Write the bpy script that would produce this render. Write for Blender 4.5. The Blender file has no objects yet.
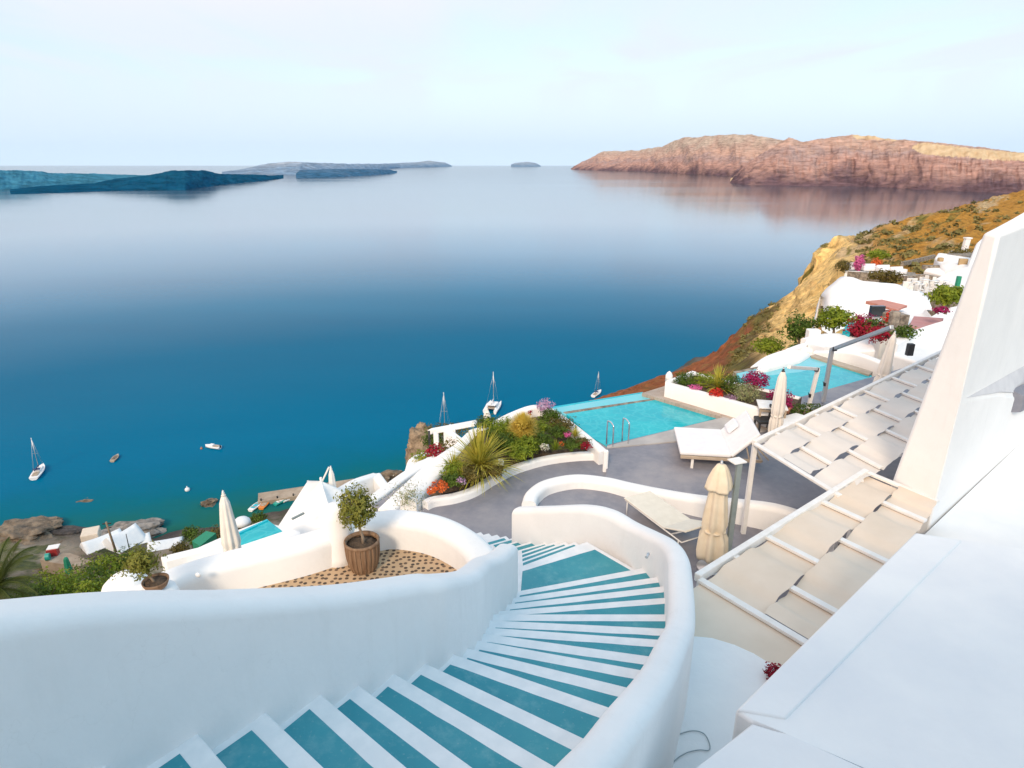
import bpy, bmesh, math, random
from mathutils import Vector, Matrix, noise as N
random.seed(7)
R = math.radians
scene = bpy.context.scene
COL = scene.collection
F = 640.0                                   # focal length in pixels of a 1024 wide picture
PITCH = math.atan(220.0 / F)
SP, CP = math.sin(PITCH), math.cos(PITCH)
SEA = -100.0                                # the eye is the origin, 100 m above the water

def ray(px, py):
    u, v = (px - 512) / F, (py - 384) / F
    return u, CP - v * SP, -(SP + v * CP)
def U(px, py, z):                           # where a sight line meets the level z
    a, b, c = ray(px, py); k = z / c
    return Vector((a * k, b * k, z))
def V(px, py, Y):                           # where a sight line meets the distance Y
    a, b, c = ray(px, py); k = Y / b
    return Vector((a * k, Y, c * k))
def lerp(a, b, t): return a + (b - a) * t
def pw(tab, x):                             # piecewise linear table
    if x <= tab[0][0]: return tab[0][1]
    for (a, b), (c, d) in zip(tab, tab[1:]):
        if x <= c: return b + (d - b) * (x - a) / (c - a)
    return tab[-1][1]
def catmull(pts, n):
    pts = [Vector(p) for p in pts]; out = []
    for i in range(len(pts) - 1):
        p0 = pts[i - 1] if i else pts[0] * 2 - pts[1]
        p1, p2 = pts[i], pts[i + 1]
        p3 = pts[i + 2] if i + 2 < len(pts) else p2 * 2 - p1
        for k in range(n):
            t = k / n
            out.append(.5 * ((2 * p1) + (p2 - p0) * t + (2 * p0 - 5 * p1 + 4 * p2 - p3) * t * t + (3 * p1 - p0 - 3 * p2 + p3) * t ** 3))
    out.append(pts[-1]); return out

# ---------------------------------------------------------------- materials
class NT:
    def __init__(s, name):
        s.m = bpy.data.materials.new(name); s.m.use_nodes = True
        s.t = s.m.node_tree; s.b = s.t.nodes['Principled BSDF']
    def n(s, typ, **kw):
        x = s.t.nodes.new(typ)
        for k, v in kw.items():
            if k in x.inputs: x.inputs[k].default_value = v
            else: setattr(x, k, v)
        return x
    def l(s, a, b): s.t.links.new(a, b)
    def coord(s, kind='Object'): return s.n('ShaderNodeTexCoord').outputs[kind]
    def noise(s, vec, scale, detail=4, rough=.55, dist=0):
        x = s.n('ShaderNodeTexNoise'); x.inputs['Scale'].default_value = scale; x.inputs['Detail'].default_value = detail
        x.inputs['Roughness'].default_value = rough; x.inputs['Distortion'].default_value = dist
        if vec: s.l(vec, x.inputs['Vector'])
        return x.outputs['Fac']
    def ramp(s, fac, stops):
        x = s.n('ShaderNodeValToRGB'); e = x.color_ramp.elements
        while len(e) < len(stops): e.new(.5)
        for i, (p, c) in enumerate(stops):
            e[i].position = p; e[i].color = (c, c, c, 1) if isinstance(c, (int, float)) else (*c, 1)
        s.l(fac, x.inputs[0]); return x.outputs[0]
    def mix(s, fac, a, b, mode='MIX'):
        x = s.n('ShaderNodeMix', data_type='RGBA', blend_type=mode)
        for i, v in ((0, fac), (6, a), (7, b)):
            if isinstance(v, (int, float)): x.inputs[i].default_value = v
            elif isinstance(v, tuple): x.inputs[i].default_value = (*v, 1)
            else: s.l(v, x.inputs[i])
        return x.outputs[2]
    def bump(s, h, strength, dist=.02):
        x = s.n('ShaderNodeBump'); x.inputs['Strength'].default_value = strength; x.inputs['Distance'].default_value = dist
        s.l(h, x.inputs['Height']); s.l(x.outputs[0], s.b.inputs['Normal'])
    def mapping(s, vec, scale):
        x = s.n('ShaderNodeMapping'); x.inputs['Scale'].default_value = scale; s.l(vec, x.inputs['Vector']); return x.outputs[0]

def mat(name, c1, c2=None, scale=3., rough=.7, bump=0, bscale=30., bdist=.02, stretch=None, detail=4, lo=.35, hi=.65, metal=0, spec=.5, sheen=0, trans=0):
    q = NT(name); v = q.coord('Object')
    if stretch: v = q.mapping(v, stretch)
    if c2 is None: q.b.inputs['Base Color'].default_value = (*c1, 1)
    else: q.l(q.ramp(q.noise(v, scale, detail), [(lo, c1), (hi, c2)]), q.b.inputs['Base Color'])
    q.b.inputs['Roughness'].default_value = rough; q.b.inputs['Metallic'].default_value = metal
    q.b.inputs['Specular IOR Level'].default_value = spec
    if trans:
        q.b.inputs['Subsurface Weight'].default_value = 0
    if bump: q.bump(q.noise(v, bscale, 5), bump, bdist)
    return q.m

M = {}
def stucco():
    q = NT('white_stucco'); v = q.coord('Object')
    big = q.noise(v, .9, 6, .6); fine = q.noise(v, 14, 5, .6)
    st = q.noise(q.mapping(v, (5, 5, .7)), 1.5, 5, .65)
    c = q.ramp(big, [(.3, (.79, .79, .78)), (.7, (.86, .855, .84))])
    c = q.mix(q.ramp(st, [(.55, 0.), (.85, .28)]), c, (.68, .67, .64))
    c = q.mix(q.ramp(q.noise(v, 2.3, 8, .7), [(.56, 0.), (.70, .2)]), c, (.73, .72, .70))
    cr = q.n('ShaderNodeTexVoronoi', feature='DISTANCE_TO_EDGE'); cr.inputs['Scale'].default_value = .8
    wv = q.n('ShaderNodeVectorMath', operation='ADD'); q.l(v, wv.inputs[0]); nz_ = q.n('ShaderNodeTexNoise'); nz_.inputs['Scale'].default_value = 3; nz_.inputs['Detail'].default_value = 6; q.l(v, nz_.inputs['Vector']); q.l(nz_.outputs['Color'], wv.inputs[1]); q.l(wv.outputs[0], cr.inputs['Vector'])
    c = q.mix(q.ramp(cr.outputs['Distance'], [(.0, .10), (.004, 0.)]), c, (.50, .49, .46))
    q.l(c, q.b.inputs['Base Color']); q.b.inputs['Roughness'].default_value = .8; q.b.inputs['Specular IOR Level'].default_value = .25
    m1 = q.n('ShaderNodeMath', operation='ADD'); m2 = q.n('ShaderNodeMath', operation='MULTIPLY'); m2.inputs[1].default_value = 2.
    q.l(q.noise(v, 1.6, 3), m2.inputs[0]); q.l(m2.outputs[0], m1.inputs[0]); q.l(fine, m1.inputs[1])
    q.bump(m1.outputs[0], .30, .012); return q.m
M['white'] = stucco()
M['roofwhite'] = mat('roof_limewash', (.76, .77, .78), (.83, .83, .82), 1.2, .75, .25, 9, .02)
M['paint'] = mat('white_paint', (.80, .79, .77), (.74, .72, .68), 6, .5, .1, 60, .003)
M['nose'] = mat('white_step_paint', (.83, .83, .83), (.74, .76, .77), 7, .55, .25, 40, .006)
def teal():
    q = NT('teal_tread_paint'); v = q.coord('Object'); g = q.n('ShaderNodeNewGeometry').outputs['Position']
    c = q.ramp(q.noise(g, 1.1, 6, .6), [(.3, (.018, .235, .30)), (.7, (.05, .31, .36))])
    c = q.mix(q.ramp(q.noise(g, 5, 7, .7), [(.52, 0.), (.70, .6)]), c, (.15, .37, .41))
    c = q.mix(q.ramp(q.noise(g, 38, 4, .6), [(.62, 0.), (.72, .35)]), c, (.30, .42, .44))
    q.l(c, q.b.inputs['Base Color']); q.l(q.ramp(q.noise(g, 4, 4), [(.3, .42), (.7, .65)]), q.b.inputs['Roughness']); q.bump(q.noise(g, 60, 4), .25, .005); return q.m
M['teal'] = teal()
M['canvas'] = mat('cream_canvas', (.72, .60, .43), (.80, .69, .52), 3, .85, .25, 120, .004)
M['panel'] = mat('cream_shade_cloth', (.66, .56, .45), (.72, .62, .51), 1.3, .85, .2, 150, .003)
M['panelpale'] = mat('pale_shade_cloth', (.66, .62, .57), (.71, .67, .62), 1.3, .85, .2, 150, .003)
M['umb'] = mat('offwhite_canvas', (.74, .69, .62), (.79, .75, .69), 3, .85, .25, 100, .004)
M['mattress'] = mat('white_cushion', (.74, .74, .76), (.79, .79, .80), 4, .9, .3, 40, .01)
M['sling'] = mat('beige_sling', (.70, .66, .56), (.76, .72, .62), 5, .85, .2, 200, .002)
M['steel'] = mat('polished_steel', (.72, .73, .75), None, rough=.15, metal=1)
M['alu'] = mat('brushed_aluminium', (.60, .61, .62), None, rough=.4, metal=.7)
M['greypost'] = mat('grey_green_post', (.22, .27, .27), (.27, .31, .31), 5, .5)
M['dark'] = mat('dark_plastic', (.02, .02, .022), None, rough=.5)
M['wood'] = mat('weathered_wood', (.34, .27, .20), (.46, .38, .29), 2, .75, .4, 12, .01, stretch=(1, 1, 9))
M['barrel'] = mat('barrel_wood', (.17, .095, .05), (.27, .17, .10), 3, .7, .5, 10, .01, stretch=(6, 6, .6))
M['soil'] = mat('brown_soil', (.05, .032, .02), (.12, .08, .05), 12, .95, .9, 25, .03)
M['terracotta'] = mat('terracotta', (.42, .16, .08), (.50, .22, .12), 5, .8)
M['redroof'] = mat('faded_red_awning', (.50, .20, .15), (.57, .26, .20), 3, .8)
M['mauve'] = mat('mauve_awning', (.42, .20, .20), (.48, .25, .25), 3, .8)
M['stone'] = mat('dry_stone', (.13, .11, .09), (.36, .31, .25), 3.5, .9, .8, 6, .1)
M['rock'] = mat('shore_rock', (.08, .062, .045), (.26, .20, .14), .35, .9, 1., 1.2, .5)
M['jetty'] = mat('jetty_concrete', (.30, .23, .17), (.42, .34, .26), .4, .9, .4, 3, .1)
M['hull'] = mat('white_gelcoat', (.80, .80, .80), None, rough=.25)
M['navy'] = mat('navy_canvas', (.02, .05, .14), None, rough=.7)
M['orange'] = mat('orange_gelcoat', (.70, .22, .03), None, rough=.3)
M['tealboat'] = mat('green_gelcoat', (.02, .34, .28), None, rough=.3)
M['red'] = mat('red_paint', (.36, .03, .03), None, rough=.4)
M['green'] = mat('green_net', (.01, .20, .11), (.02, .28, .16), 4, .7)
M['bluepaint'] = mat('turquoise_paint', (.0, .40, .52), (.01, .46, .56), 2, .5)
M['rope'] = mat('grey_hose', (.30, .36, .38), None, rough=.6)
M['glass'] = mat('dark_window', (.03, .035, .04), None, rough=.1)
M['tan'] = mat('tan_shutter', (.42, .30, .16), None, rough=.7)
M['bark'] = mat('tree_bark', (.20, .14, .09), (.32, .25, .18), 8, .9, .6, 25, .02, stretch=(3, 3, .6))
def leaf(name, a, b, scale=2.5, c=None):
    q = NT(name); v = q.coord('Object')
    col = q.ramp(q.noise(v, scale, 3), [(.35, a), (.65, b)])
    if c: col = q.mix(q.ramp(q.noise(v, scale * 2.7, 2), [(.58, 0.), (.66, 1.)]), col, c)
    q.l(col, q.b.inputs['Base Color']); q.b.inputs['Roughness'].default_value = .6; q.b.inputs['Specular IOR Level'].default_value = .3
    tr = q.n('ShaderNodeBsdfTranslucent'); q.l(col, tr.inputs['Color'])
    mx = q.n('ShaderNodeMixShader'); mx.inputs[0].default_value = .3
    out = q.t.nodes['Material Output']
    q.l(q.b.outputs[0], mx.inputs[1]); q.l(tr.outputs[0], mx.inputs[2]); q.l(mx.outputs[0], out.inputs['Surface'])
    return q.m
M['olive'] = leaf('olive_leaf', (.13, .15, .02), (.28, .27, .05), 5)
M['leaf'] = leaf('green_leaf', (.045, .085, .010), (.12, .19, .02), 2)
M['leafbright'] = leaf('bright_leaf', (.13, .19, .012), (.30, .36, .03), 3)
M['leafyellow'] = leaf('yellow_blade', (.34, .34, .04), (.66, .56, .10), 4)
M['gold'] = leaf('golden_grass', (.58, .43, .06), (.80, .64, .15), 5)
M['sage'] = leaf('sage_leaf', (.20, .23, .10), (.38, .38, .18), 6)
M['scrub'] = leaf('dry_scrub', (.10, .085, .02), (.20, .16, .04), 2)
M['palm'] = leaf('palm_leaf', (.035, .055, .008), (.10, .12, .02), 1.5)
M['magenta'] = leaf('magenta_flower', (.28, .005, .07), (.42, .02, .14), 5)
M['purple'] = leaf('mauve_flower', (.38, .20, .36), (.60, .42, .56), 6)
M['pink'] = leaf('pink_flower', (.60, .10, .30), (.72, .20, .42), 6)
M['redflower'] = leaf('red_flower', (.55, .02, .02), (.70, .07, .03), 6)
M['crimson'] = leaf('crimson_flower', (.24, .004, .02), (.40, .015, .04), 6)
M['orangeflower'] = leaf('orange_flower', (.65, .10, .02), (.80, .22, .05), 6)
M['whiteflower'] = leaf('white_flower', (.62, .60, .50), (.78, .76, .68), 6)

def concrete():
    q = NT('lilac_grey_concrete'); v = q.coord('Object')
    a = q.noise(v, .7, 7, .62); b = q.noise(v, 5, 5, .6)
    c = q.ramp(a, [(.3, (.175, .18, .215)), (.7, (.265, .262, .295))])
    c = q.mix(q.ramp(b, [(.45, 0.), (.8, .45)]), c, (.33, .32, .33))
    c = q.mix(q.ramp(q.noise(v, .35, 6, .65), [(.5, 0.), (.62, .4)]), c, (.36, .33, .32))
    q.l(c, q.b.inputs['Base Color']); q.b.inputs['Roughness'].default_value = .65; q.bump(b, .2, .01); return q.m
M['deck'] = concrete()
def boards():
    q = NT('grey_deck_boards'); v = q.coord('Object')
    w = q.n('ShaderNodeTexBrick'); q.l(v, w.inputs['Vector'])
    w.inputs['Color1'].default_value = (.34, .27, .22, 1); w.inputs['Color2'].default_value = (.42, .35, .29, 1); w.inputs['Mortar'].default_value = (.16, .13, .11, 1)
    w.inputs['Scale'].default_value = 3.; w.inputs['Mortar Size'].default_value = .012; w.inputs['Row Height'].default_value = .33; w.inputs['Brick Width'].default_value = 3.
    c = q.mix(q.ramp(q.noise(v, 3, 5), [(.4, 0.), (.8, .6)]), w.outputs['Color'], (.48, .43, .38))
    q.l(c, q.b.inputs['Base Color']); q.b.inputs['Roughness'].default_value = .75; return q.m
M['boards'] = boards()
def pebbles():
    q = NT('pebbled_terrace'); v = q.coord('Object')
    vo = q.n('ShaderNodeTexVoronoi', voronoi_dimensions='2D'); vo.inputs['Scale'].default_value = 12; vo.inputs['Randomness'].default_value = .55; q.l(v, vo.inputs['Vector'])
    base = q.ramp(q.noise(v, 2, 4), [(.3, (.46, .31, .18)), (.7, (.56, .40, .25))])
    spot = q.ramp(vo.outputs['Distance'], [(.27, 1.), (.33, 0.)])
    dk = q.mix(vo.outputs['Color'], (.035, .028, .022), (.16, .10, .06))
    q.l(q.mix(spot, base, dk), q.b.inputs['Base Color']); q.b.inputs['Roughness'].default_value = .7
    q.bump(spot, .5, .01); return q.m
M['pebble'] = pebbles()
def poolwater(name, a, b, alpha=1):
    q = NT(name); v = q.coord('Object')
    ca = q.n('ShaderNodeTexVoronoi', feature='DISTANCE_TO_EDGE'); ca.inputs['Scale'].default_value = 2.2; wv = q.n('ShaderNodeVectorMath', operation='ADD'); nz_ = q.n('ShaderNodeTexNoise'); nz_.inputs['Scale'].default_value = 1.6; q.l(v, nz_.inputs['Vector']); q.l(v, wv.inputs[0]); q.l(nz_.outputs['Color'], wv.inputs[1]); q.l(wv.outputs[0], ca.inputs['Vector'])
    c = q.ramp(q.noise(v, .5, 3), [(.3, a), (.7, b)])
    q.l(q.mix(q.ramp(ca.outputs['Distance'], [(.0, .28), (.12, 0.)]), c, (.10, .62, .64)), q.b.inputs['Base Color'])  # caustic light net drawn into the water colour
    q.b.inputs['Roughness'].default_value = .06; q.b.inputs['IOR'].default_value = 1.33
    q.bump(q.noise(v, 3.2, 4), .35, .03); return q.m
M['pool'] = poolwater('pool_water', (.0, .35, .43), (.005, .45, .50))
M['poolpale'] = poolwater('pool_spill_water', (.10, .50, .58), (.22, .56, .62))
def sea():
    q = NT('sea_water'); g = q.n('ShaderNodeNewGeometry').outputs['Position']
    sx = q.n('ShaderNodeSeparateXYZ'); q.l(g, sx.inputs[0])
    # shallow water over the shelf along the near shore
    a = q.n('ShaderNodeMath', operation='MULTIPLY_ADD'); q.l(sx.outputs['X'], a.inputs[0]); a.inputs[1].default_value = -.35; q.l(sx.outputs['Y'], a.inputs[2])
    nz = q.n('ShaderNodeMath', operation='MULTIPLY_ADD'); q.l(q.noise(g, .05, 5), nz.inputs[0]); nz.inputs[1].default_value = 34.; q.l(a.outputs[0], nz.inputs[2])
    mr = q.n('ShaderNodeMapRange'); q.l(nz.outputs[0], mr.inputs[0]); mr.inputs[1].default_value = 214.; mr.inputs[2].default_value = 275.
    deep = q.ramp(q.noise(q.mapping(g, (.0012, .004, .01)), 1, 5), [(.35, (.0, .115, .22)), (.65, (.0, .145, .265))])
    c = q.ramp(mr.outputs[0], [(0, (.012, .12, .10)), (.35, (.001, .12, .14)), (1, (.0, .11, .205))])
    c = q.mix(mr.outputs[0], c, deep)
    q.l(c, q.b.inputs['Base Color'])
    q.b.inputs['IOR'].default_value = 1.15; q.b.inputs['Roughness'].default_value = .12
    # wind streaks: bands of rougher water
    st = q.noise(q.mapping(g, (.0006, .0035, .01)), 1, 5, .6)
    q.l(q.ramp(st, [(.3, .04), (.75, .11)]), q.b.inputs['Roughness'])
    w1 = q.noise(q.mapping(g, (.10, .26, .2)), 1, 3); w2 = q.noise(q.mapping(g, (.5, .9, .5)), 1, 2)
    ad = q.n('ShaderNodeMath', operation='MULTIPLY_ADD'); q.l(w2, ad.inputs[0]); ad.inputs[1].default_value = .35; q.l(w1, ad.inputs[2])
    cd = q.n('ShaderNodeCameraData')
    bp = q.n('ShaderNodeBump'); bp.inputs['Strength'].default_value = .06; bp.inputs['Distance'].default_value = .5; q.l(ad.outputs[0], bp.inputs['Height'])
    # body colour under a reflecting skin; the skin is steeper than bare Fresnel, as through a polarising filter
    df = q.n('ShaderNodeBsdfDiffuse'); q.l(c, df.inputs['Color']); b2 = q.n('ShaderNodeBump'); b2.inputs['Strength'].default_value = .55; b2.inputs['Distance'].default_value = .5; q.l(ad.outputs[0], b2.inputs['Height']); q.l(b2.outputs[0], df.inputs['Normal'])
    gl = q.n('ShaderNodeBsdfGlossy'); q.l(q.ramp(st, [(.3, .06), (.75, .13)]), gl.inputs['Roughness']); q.l(bp.outputs[0], gl.inputs['Normal'])
    fr = q.n('ShaderNodeFresnel'); fr.inputs['IOR'].default_value = 1.33; q.l(bp.outputs[0], fr.inputs['Normal'])
    fac = q.ramp(fr.outputs[0], [(0, 0.), (.13, .012), (.22, .04), (.315, .16), (.45, .54), (.60, .86), (.95, 1.)])
    mx = q.n('ShaderNodeMixShader'); q.l(fac, mx.inputs[0]); q.l(df.outputs[0], mx.inputs[1]); q.l(gl.outputs[0], mx.inputs[2])
    q.l(mx.outputs[0], q.t.nodes['Material Output'].inputs['Surface']); q.t.nodes.remove(q.b); q.t.nodes.remove(cd); return q.m
M['sea'] = sea()

# ---------------------------------------------------------------- mesh helpers
class MB:
    def __init__(s): s.b = bmesh.new(); s.flat = set()
    def face(s, vs, smooth=False):
        try:
            f = s.b.faces.new(vs); f.smooth = smooth; return f
        except ValueError: return None
    def poly(s, pts, smooth=False): return s.face([s.b.verts.new(p) for p in pts], smooth)
    def prism(s, pts, z0, bev=0, seg=2):        # pts: top outline (x,y,z); straight down to z0 (a level, or a depth list)
        A = sum(pts[i][0] * pts[(i + 1) % len(pts)][1] - pts[(i + 1) % len(pts)][0] * pts[i][1] for i in range(len(pts)))
        if A < 0: pts = list(reversed(pts))
        t = [s.b.verts.new(p) for p in pts]; b = [s.b.verts.new((p[0], p[1], z0)) for p in pts]
        fs = [s.face(t), s.face(list(reversed(b)))]
        for i in range(len(pts)):
            j = (i + 1) % len(pts); fs.append(s.face([t[j], t[i], b[i], b[j]]))
        if bev:
            es = {e for f in fs if f for e in f.edges if not all(v in b for v in e.verts)}
            r = bmesh.ops.bevel(s.b, geom=list(es), offset=bev, segments=seg, profile=.5, affect='EDGES', clamp_overlap=True)
            for f in r['faces']: f.smooth = True
    def box(s, c, size, rot=None, bev=0):
        r = bmesh.ops.create_cube(s.b, size=1)
        m = Matrix.Translation(c) @ (rot.to_4x4() if rot else Matrix.Identity(4)) @ Matrix.Diagonal((*size, 1))
        bmesh.ops.transform(s.b, matrix=m, verts=r['verts'])
        if bev: bmesh.ops.bevel(s.b, geom=list({e for v in r['verts'] for e in v.link_edges}), offset=bev, segments=2, profile=.5, affect='EDGES')
    def beam(s, p, q, w, h, up=(0, 0, 1), bev=0):
        p, q = Vector(p), Vector(q); d = (q - p); L = d.length; d.normalize(); u = Vector(up)
        if abs(d.dot(u)) > .95: u = Vector((0, 1, 0))
        y = u.cross(d).normalized(); z = d.cross(y)
        s.box((p + q) / 2, (L, w, h), Matrix((d, y, z)).transposed(), bev)
    def tube(s, pts, r, n=8, smooth=True, cap=True):
        pts = [Vector(p) for p in pts]; rs = r if isinstance(r, (list, tuple)) else [r] * len(pts)
        rings = []; up = None
        for i, p in enumerate(pts):
            d = (pts[min(i + 1, len(pts) - 1)] - pts[max(i - 1, 0)]).normalized()
            if up is None: up = Vector((0, 0, 1)) if abs(d.z) < .9 else Vector((1, 0, 0))
            x = up.cross(d).normalized(); y = d.cross(x); up = y
            rings.append([s.b.verts.new(p + (x * math.cos(a) + y * math.sin(a)) * rs[i]) for a in (2 * math.pi * k / n for k in range(n))])
        for a, b in zip(rings, rings[1:]):
            for k in range(n): s.face([a[k], a[(k + 1) % n], b[(k + 1) % n], b[k]], smooth)
        if cap: s.face(list(reversed(rings[0]))); s.face(rings[-1])
    def lathe(s, c, prof, n=24, fn=None, smooth=True, cap=True):  # prof: (radius, z); fn(angle, k) scales the radius
        c = Vector(c); rings = []
        for k, (r, z) in enumerate(prof):
            rings.append([s.b.verts.new(c + Vector((math.cos(a), math.sin(a), 0)) * (r * (fn(a, k) if fn else 1)) + Vector((0, 0, z))) for a in (2 * math.pi * i / n for i in range(n))])
        for a, b in zip(rings, rings[1:]):
            for i in range(n): s.face([a[i], a[(i + 1) % n], b[(i + 1) % n], b[i]], smooth)
        if cap: s.face(list(reversed(rings[0]))); s.face(rings[-1])
    def ball(s, c, rad, sub=2, amp=0, freq=1, smooth=True):
        r = bmesh.ops.create_icosphere(s.b, subdivisions=sub, radius=1)
        for v in r['verts']:
            k = 1 + amp * N.noise(v.co * freq + Vector(c)) if amp else 1
            v.co = Vector(c) + Vector((v.co.x * rad[0], v.co.y * rad[1], v.co.z * rad[2])) * k
        for v in r['verts']:
            for f in v.link_faces: f.smooth = smooth
    def sweep(s, path, w, r=.08, seg=4, n=6, batter=0):  # a plastered wall: path of (x, y, z_top, z_bottom), round shouldered
        P = catmull([Vector((*p,)) for p in [(q[0], q[1], q[2]) for q in path]], n)
        Zb = [];
        for i in range(len(path) - 1):
            for k in range(n): Zb.append(lerp(path[i][3], path[i + 1][3], k / n))
        Zb.append(path[-1][3]); rings = []
        for i, p in enumerate(P):
            d = P[min(i + 1, len(P) - 1)] - P[max(i - 1, 0)]; d.z = 0; d.normalize(); nn = Vector((-d.y, d.x, 0))
            prof = [(-w / 2 - batter, Zb[i]), (-w / 2, p.z - r)]
            prof += [(-w / 2 + r - r * math.cos(a), p.z - r + r * math.sin(a)) for a in (math.pi / 2 * k / seg for k in range(1, seg + 1))]
            prof += [(-x, z) for x, z in reversed(prof)]
            rings.append([s.b.verts.new((p.x + nn.x * x, p.y + nn.y * x, z)) for x, z in prof])
        for a, b in zip(rings, rings[1:]):
            for k in range(len(a) - 1): s.face([a[k], b[k], b[k + 1], a[k + 1]], True)
        for ring, rev in ((rings[0], 0), (rings[-1], 1)):
            c = [s.b.verts.new(v.co) for v in ring]; s.face(list(reversed(c)) if rev else c)
    def leaves(s, c, rad, n, size, shell=.55, lump=.25, flat=0, seed=0, aspect=.5, zmin=None):
        rnd = random.Random(seed * 7919 + n); c = Vector(c); off = Vector((rnd.random() * 50, rnd.random() * 50, rnd.random() * 50)); k = 0
        while k < n:
            d = Vector((rnd.gauss(0, 1), rnd.gauss(0, 1), rnd.gauss(0, 1))).normalized()
            lim = 1 + lump * 2 * N.noise(d * 2.1 + off) + lump * N.noise(d * 5 + off)
            q = lim * (shell + (1 - shell) * rnd.random() ** .6) if rnd.random() < .8 else lim * rnd.random() ** .5
            p = Vector((d.x * rad[0], d.y * rad[1], d.z * rad[2])) * q
            k += 1
            if zmin is not None and p.z < zmin: continue
            nrm = (d + Vector((rnd.uniform(-1, 1), rnd.uniform(-1, 1), rnd.uniform(-.4, 1.2))) * .9).normalized()
            t = nrm.cross(Vector((rnd.uniform(-1, 1), rnd.uniform(-1, 1), rnd.uniform(-1, 1)))).normalized(); b = nrm.cross(t)
            L = size * rnd.uniform(.6, 1.3); W = L * aspect
            p += c
            s.poly([p - t * L / 2, p - b * W / 2 + nrm * W * .15, p + t * L / 2, p + b * W / 2 + nrm * W * .15])
    def blades(s, c, n, length, width, spread=(10, 80), droop=.6, seed=0, seg=4):
        rnd = random.Random(seed + 31); c = Vector(c)
        for i in range(n):
            a = rnd.uniform(0, 2 * math.pi); el = R(90 - rnd.uniform(*spread)); L = length * rnd.uniform(.65, 1.1)
            d = Vector((math.cos(a) * math.cos(el), math.sin(a) * math.cos(el), math.sin(el))); side = Vector((-math.sin(a), math.cos(a), 0))
            pr = None
            for k in range(seg + 1):
                t = k / seg; p = c + d * L * t - Vector((0, 0, droop * L * t * t * math.cos(el) * .6)); w = width * (1 - t) ** .7 * .5 + .0005
                cur = (s.b.verts.new(p - side * w), s.b.verts.new(p + side * w))
                if pr: s.face([pr[0], pr[1], cur[1], cur[0]], True)
                pr = cur
    def build(s, name, m, parent=None, origin=None, kind=None, local=False):
        me = bpy.data.meshes.new(name)
        o = bpy.data.objects.new(name, me)
        off = Vector((0, 0, 0))
        if parent is not None:
            o.parent = parent; q = parent
            while q: off += q.location; q = q.parent
            if local: off = Vector((0, 0, 0))
        elif origin is not None: off = Vector(origin)
        else:
            cs = [v.co for v in s.b.verts]
            off = Vector((sum(v.x for v in cs) / len(cs), sum(v.y for v in cs) / len(cs), min(v.z for v in cs)))
        if off.length: bmesh.ops.translate(s.b, verts=s.b.verts, vec=-off)
        bmesh.ops.recalc_face_normals(s.b, faces=s.b.faces) if len(s.b.faces) < 3000 else None
        s.b.to_mesh(me); s.b.free()
        for mm in (m if isinstance(m, (list, tuple)) else [m]): me.materials.append(M[mm] if isinstance(mm, str) else mm)
        if parent is None: o.location = off
        if kind: o['kind'] = kind
        COL.objects.link(o); return o

def tag(o, label, cat, group=None, kind=None):
    o['label'] = label; o['category'] = cat
    if group: o['group'] = group
    if kind: o['kind'] = kind
    return o
def thing(name, loc, label, cat, group=None, rz=0):
    o = bpy.data.objects.new(name, None); o.empty_display_size = .2; o.location = loc; o.rotation_euler.z = rz
    COL.objects.link(o); return tag(o, label, cat, group)
KIDS = {}
def dup(root, loc, rz=0, label=None, scale=None):
    r = root.copy(); COL.objects.link(r); r.location = loc; r.rotation_euler.z = rz
    if label: r['label'] = label
    if scale: r.scale = (scale,) * 3 if isinstance(scale, (int, float)) else scale
    for ch in root.children:
        c = ch.copy(); COL.objects.link(c); c.parent = r
        for g in ch.children:
            d = g.copy(); COL.objects.link(d); d.parent = c
    return r
def plan(pts): return [Vector((p[0], p[1], 0)) for p in pts]
SKYS, SUNS, SUNANG, EXPO, VEIL = .10, 1.0, 12, 1.47, .66
SKYCLOUD = (3.8, 3.82, 3.95); SKYVEIL = (2.75, 3.12, 3.85); SKYLOW = (2.9, 3.5, 4.15); SKYWARM = (5.2, 3.7, 3.0); SKYHIGH = (2.1, 4.0, 5.1)
HAZE = .5e-5; HTOP = 2.3
# ================================================================ the near staircase
Z4 = -3.5; RISE = .17
# far end of each white nosing in the photograph: left contact, right end; k = step number counted from the fifth one
NOSE = [(-4, (106, 765), (120, 800)), (-3, (198, 733), (228, 768)), (-2, (266, 712), (325, 768)), (-1, (320, 693), (408, 768)), (0, (359, 685), (474, 768)),
        (1, (394, 673), (550.6, 763.6)), (2, (426, 663), (579.6, 736)), (3, (454, 654), (605, 705.6)), (4, (467, 647.6), (623, 686)),
        (5, (478, 640), (637.6, 669)), (6, (483.6, 633), (643, 655)), (7, (487, 627), (655.7, 639)), (8, (492.6, 620), (661, 628)),
        (9, (494, 614), (668, 614)), (10, (501.7, 610.6), (670, 597)), (11, (508, 604), (663, 586)), (12, (512.6, 597.6), (655.7, 577)), (13, (518, 591), (641, 568)),
        (14, (520, 566.4), (581, 543.6)), (15, (520, 562), (570, 543.6)), (16, (519.5, 558), (560, 543.6)), (17, (519.5, 554), (550, 543.4)), (18, (519, 550), (541, 543.5))]
steps = []
for k, a, b in NOSE:
    z = Z4 - RISE * k
    L, Rr = U(*a, z), U(*b, z); d = (Rr - L).normalized()
    if k <= 0: Rr = L + d * lerp(1.30, 1.38, (k + 4) / 4); ext = .28
    else: ext = .33 if k < 5 else .22 if k < 9 else .12
    steps.append([L - d * .12, Rr + d * ext, z])
st = [Vector((-.30, .46, 0))]
for i in range(1, 4):                        # more steps above, behind the frame edge
    L, Rr, z = steps[0]
    steps.insert(0, [L + Vector((-.27, -.34, RISE)), Rr + Vector((-.27, -.30, RISE)), z + RISE])
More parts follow.
